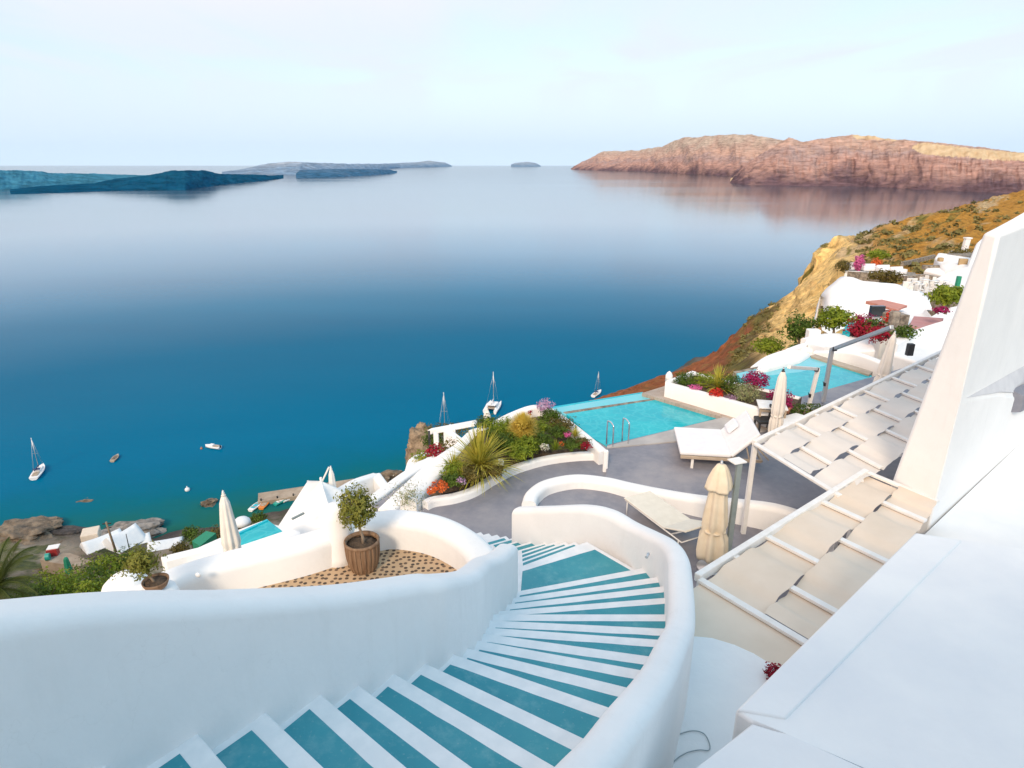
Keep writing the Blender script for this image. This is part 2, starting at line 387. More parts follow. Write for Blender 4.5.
for i in range(1, 9):                        # and on down to the patio
    L, Rr, z = steps[-1]
    steps.append([L + Vector((-.19, .32, -RISE)), Rr + Vector((-.19, .32, -RISE)), z - RISE])
stair = thing('staircase', (0, 5, -6), 'curving flight of teal painted steps with white edges between two white walls', 'staircase')
mb = MB(); back = [steps[0][0] + Vector((-.3, -.4, 0)), steps[0][1] + Vector((-.3, -.4, 0))]
treads = []
prevL, prevR = back
for i, (L, Rr, z) in enumerate(steps):
    bl, br = prevL.copy(), prevR.copy()
    mb.prism([(bl.x, bl.y, z), (br.x, br.y, z), (Rr.x, Rr.y, z), (L.x, L.y, z)], z - .5, .012, 2)
    # teal panel, a white margin left by the wall and the white nosing in front
    fw = Vector((L.x - bl.x, L.y - bl.y, 0)); fr = Vector((Rr.x - br.x, Rr.y - br.y, 0)); d = (Rr - L); d.z = 0; wd = d.length; d.normalize()
    nl = min(.125, fw.length * .45); nr = min(.135, fr.length * .42)
    if i - 3 == 18: nl, nr = .16, .26
    if i - 3 > 18: nl, nr = .06, .065
    m0 = d * (.12 + .055); m1 = d * -.08
    q = [bl + m0 + fw.normalized() * .008, br + m1 + fr.normalized() * .008, Rr + m1 - fr.normalized() * nr, L + m0 - fw.normalized() * nl]
    if fw.length > .02: treads.append([Vector((p.x, p.y, z + .004)) for p in q])
    prevL, prevR = L, Rr
mb.build('flight', 'nose', stair)
for q in treads[:30]:
    m = MB()
    n = 10; rows = []
    for s in range(2):
        a, b = (q[0], q[1]) if s == 0 else (q[3], q[2])
        rows.append([m.b.verts.new(a.lerp(b, t / n) + Vector((0, N.noise(Vector((t * .8, a.y * 7 + s, 3))) * .007, 0))) for t in range(n + 1)])
    for t in range(n): m.face([rows[0][t], rows[0][t + 1], rows[1][t + 1], rows[1][t]])
    m.build('tread', 'teal', stair)

# left stair wall: inner foot line follows the step ends, top .73 above the treads
Lp = [U(*a, Z4 - RISE * k) for k, a, b in NOSE]
path = []
for i in (0, 2, 4, 6, 7, 9, 11, 13, 15, 17):
    a, b = Lp[max(i - 1, 0)], Lp[min(i + 1, len(Lp) - 1)]
    d = (b - a); d.z = 0; d.normalize(); n_ = Vector((-d.y, d.x, 0))
    h = (.90 if i == 0 else .79 if i == 2 else .75) if i < 13 else .74
    p = Lp[i] + n_ * .15
    path.append((p.x, p.y, Lp[i].z + h, Lp[i].z - 1.6))
p0 = path[0]
path.insert(0, (p0[0] - .9, p0[1] - 1.15, p0[2] + .62, p0[3] + .5))
path.insert(0, (p0[0] - 1.7, p0[1] - 2.2, p0[2] + 1.1, p0[3] + .9))
path[-1] = (path[-1][0], path[-1][1], path[-1][2] + .02, path[-1][3])
mb = MB(); mb.sweep(path, .30, .10, 5, 8)
tag(mb.build('stair_wall', 'white'), 'long rounded white wall along the left side of the teal stairs', 'wall')

# right stair wall: where it hides the steps the sight lines give its inner crest, further on its foot
H = .55
pr = []
for k in (1, 2, 3, 5, 7, 9): 
    b = [x for x in NOSE if x[0] == k][0][2]; z = Z4 - RISE * k + H; pr.append(U(*b, z))
pr += [Vector((1.86, 6.45, Z4 - RISE * 9.7 + H)), Vector((2.03, 7.2, Z4 - RISE * 11 + H)), Vector((2.05, 7.72, Z4 - RISE * 12 + H)), Vector((1.93, 8.2, Z4 - RISE * 13 + H)),
       Vector((1.75, 8.72, -5.33)), Vector((1.51, 9.13, -5.38)), Vector((1.15, 9.5, -5.50)), Vector((.62, 10.10, -5.86)), Vector((.0, 10.80, -6.28))]
path = []
for i, p in enumerate(pr):
    a, b = pr[max(i - 1, 0)], pr[min(i + 1, len(pr) - 1)]; d = b - a; d.z = 0; d.normalize(); n_ = Vector((d.y, -d.x, 0))
    q = p + n_ * .14; path.append((q.x, q.y, p.z + .02, p.z - 1.9))
d = Vector((path[0][0] - path[1][0], path[0][1] - path[1][1], 0)).normalized()
path.insert(0, (path[0][0] + d.x * 1.2, path[0][1] + d.y * 1.2, path[0][2] + .48, path[0][3] + .4))
path.insert(0, (path[0][0] + d.x * 1.0, path[0][1] + d.y * 1.0, path[0][2] + .40, path[0][3] + .4))
mb = MB(); mb.sweep(path, .29, .11, 5, 8)
sw = tag(mb.build('curved_stair_wall', 'white'), 'thick curved white parapet sweeping round the right side of the teal stairs', 'wall')
for (a, b) in (((534, 532.5), 10.55), ((562, 531), 9.98), ((594.5, 528.5), 9.33), ((647, 556), 7.45)):
    p = V(*a, b); mb = MB(); mb.tube([p + Vector((.03, .05, 0)), p + Vector((-.015, -.03, 0))], .022, 10)
    mb.build('drain_spout', 'alu', sw)

# ================================================================ pebbled terrace with its parapet
ZT = -5.2
poly = [U(150, 615, ZT), U(190, 580, ZT), U(250, 560, ZT), U(300, 555, ZT), U(350, 550, ZT), U(400, 535, ZT), U(430, 535, ZT), U(480, 560, ZT)]
poly = [(p.x, p.y, ZT) for p in poly] + [(-.45, 6.2, ZT), (-.75, 4.9, ZT), (-3.2, 5.0, ZT)]
mb = MB(); mb.prism(poly, ZT - .5); mb.build('terrace_surface', 'pebble', kind='structure')
tp = [((147, 581), -5.0), ((152, 573), -4.78), ((190, 558), -4.75), ((240, 544.5), -4.75), ((300, 531), -4.75), ((345, 517), -4.75), ((375, 509), -4.75), ((402, 507), -4.75), ((438, 512), -4.75), ((468, 524), -4.76), ((492, 543), -4.80), ((500, 566), -4.86)]
path = [U(*a, z) for a, z in tp]
pin = []
for i, p in enumerate(path):
    a, b = path[max(i - 1, 0)], path[min(i + 1, len(path) - 1)]; d = (b - a); d.z = 0; d.normalize()
    pin.append((p.x + d.y * .20, p.y - d.x * .20, p.z, ZT - 3.2))
mb = MB(); mb.sweep(pin, .42, .13, 5, 8)
tag(mb.build('terrace_parapet', 'white'), 'low rounded white parapet curving round the pebbled terrace behind the barrel pot', 'wall')
p = U(350, 566, ZT); mb = MB()
mb.lathe((p.x - .19, p.y + .20, ZT - .1), [(.25, 0), (.235, .2), (.215, .55), (.20, .78), (.17, .88), (.10, .93), (.01, .945)], 28)
tag(mb.build('wall_pier', 'white'), 'round white plastered pier bulging from the parapet beside the barrel pot', 'pier')
p = V(198, 575, 6.55); mb = MB(); mb.ball(p, (.035, .02, .035), 2); tag(mb.build('wall_lamp', 'hull'), 'small round white lamp set in the terrace parapet', 'lamp')

# barrel pot with a clipped olive
def barrel_tree(base):
    t = thing('potted_tree', base, 'round clipped olive tree in a brown wooden barrel pot on the pebbled terrace', 'potted tree')
    mb = MB(); st_ = lambda a, k: 1 + .032 * (1 if int(a / (2 * math.pi) * 44 + .01) % 2 else -1)
    pot = None
    b = Vector(base); prof = [(.165, 0), (.20, .10), (.222, .24), (.226, .34), (.224, .43)]
    mb.lathe(b, prof, 176, st_, smooth=False, cap=False); pot = mb.build('pot', 'barrel', t)
    mb = MB(); mb.lathe(b, [(.224, .40), (.235, .405), (.236, .44), (.212, .447), (.200, .40)], 48, cap=False); mb.build('rim', 'barrel', pot)
    mb = MB(); mb.lathe(b, [(.208, .36), (.206, .375), (.12, .39), (.01, .395)], 24); mb.build('soil', 'soil', pot)
    c = b + Vector((-.03, 0, .93))
    mb = MB(); mb.tube([b + Vector((.02, 0, .34)), b + Vector((.015, .01, .48)), b + Vector((-.012, 0, .62)), c + Vector((0, 0, -.05))], [.026, .02, .018, .012], 8)
    rnd = random.Random(3)
    for i in range(16):
        a = rnd.random() * 6.28; e = rnd.uniform(.05, 1.3); mb.tube([c + Vector((0, 0, -.24 + .01 * i)), c + Vector((math.cos(a) * math.cos(e), math.sin(a) * math.cos(e), math.sin(e) - .3)) * .24], [.009, .003], 5)
    mb.build('trunk', 'bark', t)
    mb = MB(); mb.leaves(c, (.25, .25, .265), 2700, .052, .45, .26, seed=5, aspect=.42); mb.build('crown', 'olive', t)
    return t
pt = U(363, 571, ZT); barrel_tree((pt.x, pt.y + .07, ZT))

# second tree in a shallow bowl by the white dome, left
zb = -4.58; b = U(157, 588, zb)
mb = MB(); mb.lathe((b.x, b.y, -5.6), [(.24, 0), (.22, .9), (.19, 1.0), (.01, 1.015)], 24); tag(mb.build('plaster_plinth', 'white'), 'round white plastered plinth carrying the shallow bowl of the small olive tree', 'plinth')
t = thing('potted_tree', b, 'small loose olive tree in a shallow brown bowl beside the white dome', 'potted tree')
mb = MB(); mb.lathe(b, [(.08, 0), (.115, .03), (.14, .09), (.142, .11), (.13, .105), (.12, .08)], 28, cap=False); mb.build('bowl', 'barrel', t)
mb = MB(); mb.lathe(b, [(.125, .075), (.12, .085), (.01, .09)], 20); mb.build('soil', 'soil', t)
c = b + Vector((-.145, .04, .27)); mb = MB(); mb.tube([b + Vector((0, 0, .05)), b + Vector((-.04, 0, .13)), c], [.018, .014, .008], 7)
rnd = random.Random(9)
for i in range(12):
    a_ = i * 2.1; mb.tube([c + Vector((.05, 0, -.08 + .008 * i)), c + Vector((math.cos(a_) * .16, math.sin(a_) * .14, rnd.uniform(-.02, .15)))], [.006, .002], 4)
mb.build('trunk', 'bark', t)
mb = MB(); mb.leaves(c + Vector((0, 0, .05)), (.20, .18, .17), 1700, .042, .35, .4, seed=8, aspect=.42); mb.build('crown', 'olive', t)
p = V(126, 586, 7.0); mb = MB(); mb.lathe((p.x, p.y, -6.2), [(.35, 0), (.335, .75), (.315, .93), (.26, 1.07), (.17, 1.16), (.08, 1.20), (.01, 1.21)], 32)
tag(mb.build('white_dome', 'white'), 'low white plastered dome beside the small olive tree', 'dome')

# ================================================================ roof slab bottom right, the little roof and its courtyard
Z1 = -4.0
A = [(735, 710), (915, 532), (1024, 549), (1130, 566), (1180, 700), (1100, 900), (872, 768), (752, 722)]
hr = thing('roof_terrace', U(850, 640, Z1 - 1.5), 'flat white limewashed roof with a raised rim in the lower right foreground', 'roof')
out = [U(*a, Z1) for a in A]
mb = MB(); mb.prism([(p.x, p.y, p.z) for p in out], -7.5, .03, 3); mb.build('roof_slab', 'roofwhite', hr)
rim = [U(*a, Z1 + .018) for a in ((737, 709.5), (915, 533), (962, 540), (786, 718))]
mb = MB(); mb.prism([(p.x, p.y, p.z) for p in rim], Z1 - .02, .018, 3); mb.build('rim', 'roofwhite', hr)
A2 = [(752, 722), (790, 735), (872, 770), (980, 830), (900, 900), (600, 860), (696, 768)]
mb = MB(); mb.prism([(p.x, p.y, p.z) for p in (U(*a, Z1 + .12) for a in A2)], -7.5, .03, 3)
tag(mb.build('roof_parapet', 'roofwhite'), 'white roof parapet block at the bottom edge beside the coiled hose', 'parapet')
Z2 = -5.4
A3 = [(690, 634), (712, 636), (735, 643), (755, 652), (778, 667), (840, 700), (850, 800), (560, 900), (600, 700)]
q = [U(*a, Z2) for a in A3]; mb = MB(); mb.prism([(p.x, p.y, p.z) for p in q], -8.6, .05, 3)
tag(mb.build('low_roof', 'roofwhite'), 'small curved white roof between the stair parapet and the big roof', 'roof')
q = [U(*a, Z2 - .0) for a in ((690, 690), (745, 720), (700, 790), (600, 860), (610, 720))]
hs = [U(*a, Z2 + .012) for a in ((664, 768), (663, 750), (672, 738), (690, 731), (703, 733), (709, 742), (709, 750), (698, 750), (684, 754), (672, 764), (668, 780))]
mb = MB(); mb.tube(catmull(hs, 6), .005, 6); tag(mb.build('garden_hose', 'rope'), 'thin grey hose lying in a loop on the small white roof', 'hose')
p = U(766, 668, Z2 + .12); mb = MB(); mb.leaves(p + Vector((.10, -.02, -.04)), (.12, .11, .09), 500, .03, .4, .2, seed=4, aspect=.8); 
tag(mb.build('flower_clump', 'crimson'), 'clump of dark red flowers peeking out below the roof rim', 'flowers')

# ================================================================ tall house at the right edge
th = thing('tall_white_house', (8.5, 11, -8), 'tall battered white house wall closing the right edge above the pergolas', 'house')
ZR = -6.1
fold = Vector((7.43, 9.95)); wd = Vector((.77, .64)).normalized()
def on(t, z): p = fold + wd * t; return Vector((p.x, p.y, z))
q = [U(*a, ZR) for a in ((925, 534), (1024, 440), (1120, 355), (1250, 560), (1024, 600), (900, 570))]
mb = MB(); mb.prism([(p.x, p.y, p.z) for p in q], -9); mb.build('lower_roof', 'roofwhite', th)
lb = V(892, 481, 10.77); tl = V(984, 232, 11.0); dl = Vector((0, 0, 1))
nv = lambda p: mb.b.verts.new(p)
mb = MB()
lb0, f0, e0 = nv(lb + (lb - Vector((7.34, 10.18, -1.0))) * .63), nv(on(0, -8.5)), nv(on(9, -8.5))
A_, B1, B2, B3 = nv(on(0, -3.72)), nv(on(2.4, -4.2)), nv(on(4.8, -4.86)), nv(on(9, -5.9))
C2 = Vector((14.09, 16.0, -4.4)); C1 = Vector((11.23, 13.4, V(1024, 367, 13.4).z))
c1, c2, t0, t1, d2 = nv(C1), nv(C2), nv((7.34, 10.18, -1.0)), nv((7.43, 9.95, -1.0)), nv((14.09, 16.0, -.75))
bt, bb, rt_, rb = nv((10.6, 13.6, -.9)), nv((9.7, 13.6, -8.5)), nv((17, 19, -.5)), nv((17, 19, -8.5))
fs = [mb.face(x) for x in ([lb0, f0, A_, t1, t0], [f0, e0, B3, B2, B1, A_], [A_, B1, B2, c1], [B2, B3, c2, c1], [A_, c1, c2, d2, t1], [t0, t1, d2, rt_, bt], [lb0, t0, bt, bb], [bb, bt, rt_, rb], [e0, rb, rt_, d2, c2, B3], [lb0, bb, rb, e0, f0])]
r = bmesh.ops.bevel(mb.b, geom=list({e for f in fs if f for e in f.edges}), offset=.07, segments=4, profile=.5, affect='EDGES')
for f in r['faces']: f.smooth = True
mb.build('walls', 'white', th)
mb = MB(); up_ = Vector((0, 0, .03)); P_ = lambda p, k: p.lerp(C1, k) + up_
a_, b1_, b2_, b3_ = on(.25, -3.77), on(2.4, -4.2), on(4.8, -4.86), on(9, -5.9)
mb.poly([P_(a_, .02), P_(b1_, .10), C1 + up_]); mb.poly([P_(b1_, .10), P_(b2_, .18), C1 + up_]); mb.poly([P_(b2_, .18), b3_ + up_, C2 + up_, C1 + up_])
mb.build('ledge_shade', mat('ledge_shade_grey', (.55, .55, .57), (.64, .64, .65), 2, .8, .2, 20, .01), th)  # grey sheet imitating the recess's shade on the white ledge
mb = MB(); q = [V(*a) + Vector((0, 0, .03)) for a in ((1011, 391, 12.4), (1030, 382, 13.2), (1060, 392, 13.5), (1024, 398, 12.4))]; mb.prism([tuple(p) for p in q], q[0].z - .5); mb.build('terrace_surface', 'deck', th)  # dark patch painted in for the shadow at the recess end

# ================================================================ pergolas
def pergola(root, A, B, wid, nb, side_mat, rows, seed=1, amp=.032, raf=.05, wid1=None, tfar=0):
    """A->B front beam, wid: vector to the building side; strips of cloth woven over and under the rafters"""
    A, B, wid = Vector(A), Vector(B), Vector(wid); d = (B - A); nr = nb * 2
    mb = MB(); mb.beam(A, B, .10, .13, bev=.012); mb.build('front_beam', 'paint', root)
    wide = lambda t: wid.lerp(Vector(wid1 or wid), t / nr)
    for i in range(nr + 1):
        p = A + d * (i / nr); mb = MB(); w_ = wide(i) * (1 if i / nr >= tfar else (rows - 1) / rows); mb.beam(p + w_.normalized() * .05, p + w_, .105, raf, bev=.008); mb.build('rafter', 'paint', root)
    rnd = random.Random(seed)
    for r in range(rows):
        u0, u1 = r / rows + (.035 if r == 0 else .006), (r + 1) / rows - .004
        ph = r % 2                                      # odd strips pass over the other rafters
        cuts = [-.98 + ph if ph == 0 else 0.02] ; k = ph
        edges = sorted({max(0.04, min(nr - .04, ph + 2 * j)) for j in range(-1, nb + 2)})
        for e0, e1 in zip(edges, edges[1:]):
            if e1 - e0 < .2 or (r == rows - 1 and e0 / nr < tfar): continue
            n1, n2 = 6, 18; m = MB(); g = []; j1, j2 = rnd.uniform(-.012, .012), rnd.uniform(-.012, .012)
            for a in range(n1 + 1):
                row = []
                for b in range(n2 + 1):
                    t = lerp(e0 + .03, e1 - .03, b / n2); w_ = -math.cos(math.pi * (t - ph))
                    z = (amp if w_ > 0 else amp * 1.25) * (abs(w_) ** .32) * (1 if w_ > 0 else -1)
                    uu = lerp(u0 + j1, u1 + j2, a / n1) + .006 * math.sin(b * .9 + r) * (1 if a in (0, n1) else 0)
                    z -= .018 * math.sin(math.pi * a / n1) * abs(math.sin(math.pi * t))
                    row.append(m.b.verts.new(A + d * (t / nr) + wide(t) * uu + Vector((0, 0, z))))
                g.append(row)
            for a in range(n1):
                for b in range(n2): m.face([g[a][b], g[a + 1][b], g[a + 1][b + 1], g[a][b + 1]], True)
            m.build('shade_panel', side_mat, root)
ZP = -5.6
a0, a1 = U(697, 578, ZP), U(866, 472, ZP)
pg = thing('pergola', (a0.x, a0.y, -8.2), 'near white pergola with wide cream shade panels below the big roof', 'pergola')
d = a1 - a0; dn = d.normalized(); wv = Vector((.60, -.80, 0)) * 2.0
n0 = 4; seg = d / 3.05
pergola(pg, a0, a0 + d, wv, 3, 'panel', 2, seed=2, wid1=(.66, -1.16, 0))
mb = MB(); q = [a0 - seg * .015 + wv * .04, a0 - seg * .015 + wv * .98, a0 - seg * .85 + wv * .98, a0 - seg * .85 + wv * .06]
mb.poly([p + Vector((0, 0, -.04)) for p in q]); mb.build('shade_panel', 'panel', pg)
for tt in (.02, .97):
    p = a0 + d * tt; mb = MB(); mb.beam((p.x, p.y, -8.2), (p.x, p.y, ZP - .05), .09, .09); mb.build('post', 'paint', pg)
b0_, b1_ = U(754, 443, ZP), U(957, 345, ZP)
p2 = thing('pergola', (b0_.x, b0_.y, -7.8), 'long far white pergola with pale woven shade panels running up to the tall house', 'pergola')
e1 = U(840, 496, ZP)
wv2 = (e1 - b0_); wv2 = wv2 * (4 / 3)
wv2b = Vector((wv2.x * 1.0, wv2.y, 0))
pergola(p2, b0_, b1_, wv2b, 7, 'panelpale', 4, seed=5, tfar=.24)
for tt in (.004, .5, .985):
    p = b0_ + (b1_ - b0_) * tt; mb = MB(); mb.beam((p.x, p.y, -7.82), (p.x, p.y, ZP - .05), .09, .09); mb.build('post', 'paint', p2)
# ================================================================ patio, pool deck, planters
ZD, ZPAT = -7.8, -7.9
q = [U(*a, ZPAT) for a in ((395, 545), (430, 500), (470, 470), (520, 450), (612, 440), (640, 470), (760, 480), (860, 480))] + [Vector((6.5, 8.4, ZPAT)), Vector((2.6, 8.2, ZPAT)), Vector((-.3, 11.0, ZPAT))]
mb = MB(); mb.prism([(p.x, p.y, ZPAT) for p in q], -11); mb.build('patio_floor', 'deck', kind='structure')
# deck outline: along the curved wall, right under the far pergola, round the pool
wallpx = [((529, 501), -7.64), ((533, 491), -7.62), ((547, 481.5), -7.62), ((575, 476), -7.62), ((605, 478.5), -7.62), ((630, 484), -7.60), ((660, 490), -7.55), ((700, 496.5), -7.45), ((745, 501), -7.36), ((775, 505), -7.30), ((805, 514), -7.3), ((840, 528), -7.35)]
wp = [U(*a, z) for a, z in wallpx]
dk = [Vector((p.x, p.y + .12, ZD)) for p in wp[4:]] + [Vector((8.6, 11.5, ZD)), U(960, 352, ZD), U(790, 400, ZD), U(772, 428, ZD), U(724, 417, ZD), U(607, 445, ZD), U(606, 474, ZD)]
mb = MB(); mb.prism([(p.x, p.y, ZD) for p in dk], -12); mb.build('pool_deck', 'deck', kind='structure')
path = [(p.x, p.y, p.z, -9.2) for p in wp]
mb = MB(); mb.sweep(path, .36, .12, 5, 8); tag(mb.build('patio_wall', 'white'), 'curved white parapet between the sunken patio and the pool deck', 'wall')
# planter one
pl = thing('planter', U(520, 455, ZPAT), 'large white walled planter bed full of grasses beside the first pool', 'planter')
cpx = [((425, 501), -7.70), ((434, 497.5), -7.70), ((455, 494), -7.7), ((474, 487.5), -7.7), ((492, 476.5), -7.7), ((515, 465.5), -7.7), ((545, 457), -7.7), ((575, 453), -7.7), ((604, 452), -7.7)]
path = [U(*a, z) for a, z in cpx]; path = [(p.x, p.y, p.z, -8.6) for p in path]
mb = MB(); mb.sweep(path, .24, .07, 4, 8); mb.build('front_wall', 'white', pl)
path = [((604, 451), -7.5), ((590, 439), -7.48), ((570, 423), -7.46), ((549, 408), -7.45)]
path = [U(*a, z) for a, z in path]; path = [(p.x, p.y, p.z, -10) for p in path]
mb = MB(); mb.sweep(path, .30, .08, 4, 8); mb.build('pool_wall', 'white', pl)
path = [((548, 407), -7.45), ((532, 406), -7.4), ((510, 414), -7.5), ((488, 425), -7.7), ((470, 431), -7.8)]
path = [U(*a, z) for a, z in path]; path = [(p.x, p.y, p.z, -12) for p in path]
mb = MB(); mb.sweep(path, .30, .10, 4, 8); mb.build('rear_wall', 'white', pl)
path = [((472, 433), -7.75), ((458, 447), -7.75), ((440, 465), -7.7), ((420, 487), -7.65), ((408, 500), -7.6)]
path = [U(*a, z) for a, z in path]; path = [(p.x, p.y, p.z, -12) for p in path]
mb = MB(); mb.sweep(path, .42, .10, 4, 8); mb.build('side_wall', 'white', pl)
pp = U(605.5, 461, -7.6); mb = MB(); mb.beam((pp.x, pp.y, -8.4), (pp.x, pp.y, -7.28), .13, .13, bev=.03)
tag(mb.build('end_post', 'white'), 'short square white post where the planter wall meets the pool deck', 'post')
soilp = [(430, 497), (472, 487), (512, 466), (545, 457), (600, 452), (570, 425), (548, 409), (530, 409), (490, 427), (470, 436), (450, 462)]
mb = MB(); ctr = U(522, 440, -7.35); vs_ = [U(*a, -7.80) for a in soilp]; n = len(vs_)
cc = mb.b.verts.new(ctr); mid = [mb.b.verts.new(ctr.lerp(v, .55) + Vector((0, 0, -.08))) for v in vs_]; ov = [mb.b.verts.new(v) for v in vs_]
for i in range(n):
    j = (i + 1) % n; mb.face([cc, mid[i], mid[j]], True); mb.face([mid[i], ov[i], ov[j], mid[j]], True)
mb.build('soil', 'soil', pl)
def G(px, py, z=-7.45): return U(px, py, z)
def bush(name, p, rad, n, size, m, label, cat='shrub', group=None, seed=0, lump=.25, aspect=.5, stem=True, shell=.5):
    if stem:
        t = thing(name, p, label, cat, group)
        mb = MB(); rnd = random.Random(seed + 5)
        for i in range(5):
            a = i * 1.3 + seed; mb.tube([Vector(p) + Vector((0, 0, -.05)), Vector(p) + Vector((math.cos(a) * rad[0] * .5, math.sin(a) * rad[1] * .5, rad[2] * 1.0))], [rad[0] * .05, rad[0] * .02], 5)
        mb.build('stem', 'bark', t)
        mb = MB(); mb.leaves(Vector(p) + Vector((0, 0, rad[2] * .8)), rad, n, size, shell, lump, seed=seed, aspect=aspect); mb.build('foliage', m, t); return t
    mb = MB(); mb.leaves(Vector(p) + Vector((0, 0, rad[2] * .6)), rad, n, size, shell, lump, seed=seed, aspect=aspect); return tag(mb.build(name, m), label, cat, group)
def spiky(p, n, L, wd_, m, label, spread=(5, 85), droop=.5, seed=0, name='spiky_plant', cat='plant'):
    mb = MB(); mb.blades(p, n, L, wd_, spread, droop, seed); return tag(mb.build(name, m, origin=p), label, cat)
spiky(G(480, 466), 460, 1.2, .045, 'leafyellow', 'big spiky yellow green grass clump at the left of the planter bed', (3, 88), .55, 1)
spiky(G(455, 470), 90, .6, .03, 'leafyellow', 'smaller spiky yellow clump left of the biggest one in the planter bed', (5, 80), .5, 17)
p = G(523, 433, -7.2)
t = thing('golden_barrel_grass', p, 'round dome of fine golden grass at the back of the planter bed', 'plant')
mb = MB(); mb.blades(p + Vector((0, 0, .12)), 3000, .50, .016, (0, 108), .10, 3); mb.build('blades', 'gold', t)
mb = MB(); mb.leaves(p + Vector((0, 0, .22)), (.30, .30, .28), 900, .10, .3, .05, seed=9, aspect=.2); mb.build('core', 'gold', t)
for i, (a, r, m, lb) in enumerate((((525, 449), .34, 'leafbright', 'bright green tuft just in front of the golden grass dome'), ((558, 436), .30, 'leaf', 'dark green tuft left of the pink flower spike'), ((512, 440), .34, 'leafbright', 'light green tuft at the left foot of the golden grass dome'), ((540, 431), .30, 'leafbright', 'light green tuft at the right foot of the golden grass dome'), ((495, 474), .22, 'scrub', 'dry low tuft right of the front white blossoms'), ((572, 448), .24, 'leaf', 'green tuft near the right tip of the planter'), ((455, 474), .30, 'leafbright', 'yellow green tuft above the orange flowers'), ((505, 448), .42, 'leaf', 'mid green mound between the spiky and the golden grass'), ((500, 434), .40, 'leafbright', 'bright green mound behind the spiky clump'), ((540, 446), .36, 'leaf', 'dark green mound in front of the golden grass'),
        ((562, 430), .34, 'scrub', 'olive brown mound beside the pool wall of the planter'), ((520, 457), .30, 'leafbright', 'pale green low mound near the planter front wall'), ((470, 478), .30, 'scrub', 'dry green mound near the front corner of the planter'),
        ((452, 484), .24, 'leaf', 'small green mound among the orange flowers'), ((582, 446), .22, 'scrub', 'small dry mound at the right tip of the planter'), ((486, 427), .30, 'leaf', 'small green mound by the rear wall of the planter'), ((550, 420), .30, 'leaf', 'green mound under the mauve flowers'))):
    bush('shrub', G(*a), (r, r * .9, r * .6), int(1500 * r / .35), .075, m, lb, 'shrub', 'mounded shrubs in the planter bed', 20 + i, .48, .38)
for i, (a, L_, m, lb) in enumerate((((515, 455), .42, 'leafbright', 'small grass tuft at the front of the planter left of the middle'), ((534, 443), .40, 'leaf', 'small dark grass tuft below the golden grass dome'), ((555, 450), .34, 'leafbright', 'small grass tuft near the front wall of the planter under the pink spike'), ((575, 437), .36, 'leafyellow', 'small yellowish grass tuft along the pool wall of the planter'),
        ((492, 440), .5, 'leaf', 'thin dark grass tuft behind the big spiky clump'), ((463, 478), .4, 'leafyellow', 'short yellow grass tuft beside the mauve flowers'), ((508, 428), .42, 'leafbright', 'thin grass tuft by the rear planter wall'), ((556, 421), .4, 'leaf', 'dark grass tuft beneath the mauve flowers'))):
    spiky(G(*a), 110, L_, .016, m, lb, (2, 65), .5, 300 + i, 'grass_tuft', 'grass')
for i, (a, r, m, n, lb) in enumerate((((440, 489), .20, 'orangeflower', 170, 'bright orange red flowers at the left corner of the planter'), ((431, 492), .12, 'orangeflower', 70, 'small tuft of orange flowers on the planter wall end'), ((461, 483), .13, 'purple', 80, 'mauve flower tuft near the planter front wall'),
        ((545, 409), .30, 'purple', 420, 'mauve flowers spilling over the far corner of the planter'), ((567, 436), .13, 'pink', 110, 'pink flower spike beside the pool wall'), ((586, 448), .17, 'crimson', 120, 'crimson tuft at the right tip of the planter'),
        ((545, 449), .13, 'whiteflower', 90, 'white flowers in the middle of the planter bed'), ((500, 464), .12, 'whiteflower', 70, 'white flowers under the big spiky clump'), ((475, 475), .08, 'whiteflower', 40, 'few white blossoms in front of the spiky clump'), ((562, 445), .10, 'orangeflower', 40, 'few orange flowers under the pink spike'), ((530, 414), .10, 'crimson', 40, 'red tuft on the rear planter wall'))):
    bush('flower_tuft', G(*a, -7.38), (r, r, r * .7), n, .06, m, lb, 'flowers', 'flowers in the planter bed', 60 + i, .2, .8, stem=False)
# loose white blossoming shrub by the wall end
p = G(408, 506, -7.75)
t = thing('blossom_shrub', p, 'wispy shrub with tiny white blossoms at the left end of the planter wall', 'shrub')
mb = MB(); mb.leaves(p + Vector((0, 0, .28)), (.42, .3, .34), 520, .05, .2, .5, seed=71, aspect=.5); mb.build('foliage', 'sage', t)
mb = MB(); mb.leaves(p + Vector((0, 0, .32)), (.45, .33, .38), 420, .035, .5, .5, seed=72, aspect=.9); mb.build('blossom', 'whiteflower', t)

# swimming pools
def pool(label, water, spill, coping, zw, base, extra=None):
    t = thing('swimming_pool', base, label, 'pool')
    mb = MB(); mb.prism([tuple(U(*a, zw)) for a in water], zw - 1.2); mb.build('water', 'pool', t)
    if spill:
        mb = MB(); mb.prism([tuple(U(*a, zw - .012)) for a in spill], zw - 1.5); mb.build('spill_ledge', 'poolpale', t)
    for i, (cp, m, z) in enumerate(coping):
        mb = MB(); mb.prism([tuple(U(*a, z)) for a in cp], zw - 1.6, .012, 1); mb.build('coping', m, t)
    return t
ZW = -7.88
pool('turquoise plunge pool with an infinity edge in front of the sea', [(566, 414), (657, 399.5), (722, 417), (607, 446.5), (590, 436)], [(548, 409), (643, 393), (661, 398), (640, 402), (566, 415)],
     [([(566, 413.2), (600, 408), (660, 399), (660, 397.4), (600, 406.2), (563, 411.8)], 'stone', ZW + .01), ([(548, 408.6), (643, 392.6), (643, 391.8), (547, 407.4)], 'bluepaint', ZW + .0)], ZW, U(640, 420, ZW))
q = [(642, 393), (668, 385), (790, 419), (766, 430), (724, 417.6)]
mb = MB(); mb.prism([tuple(U(*a, ZD + .03)) for a in q], -9); mb.build('deck_boards', 'boards', kind='structure')
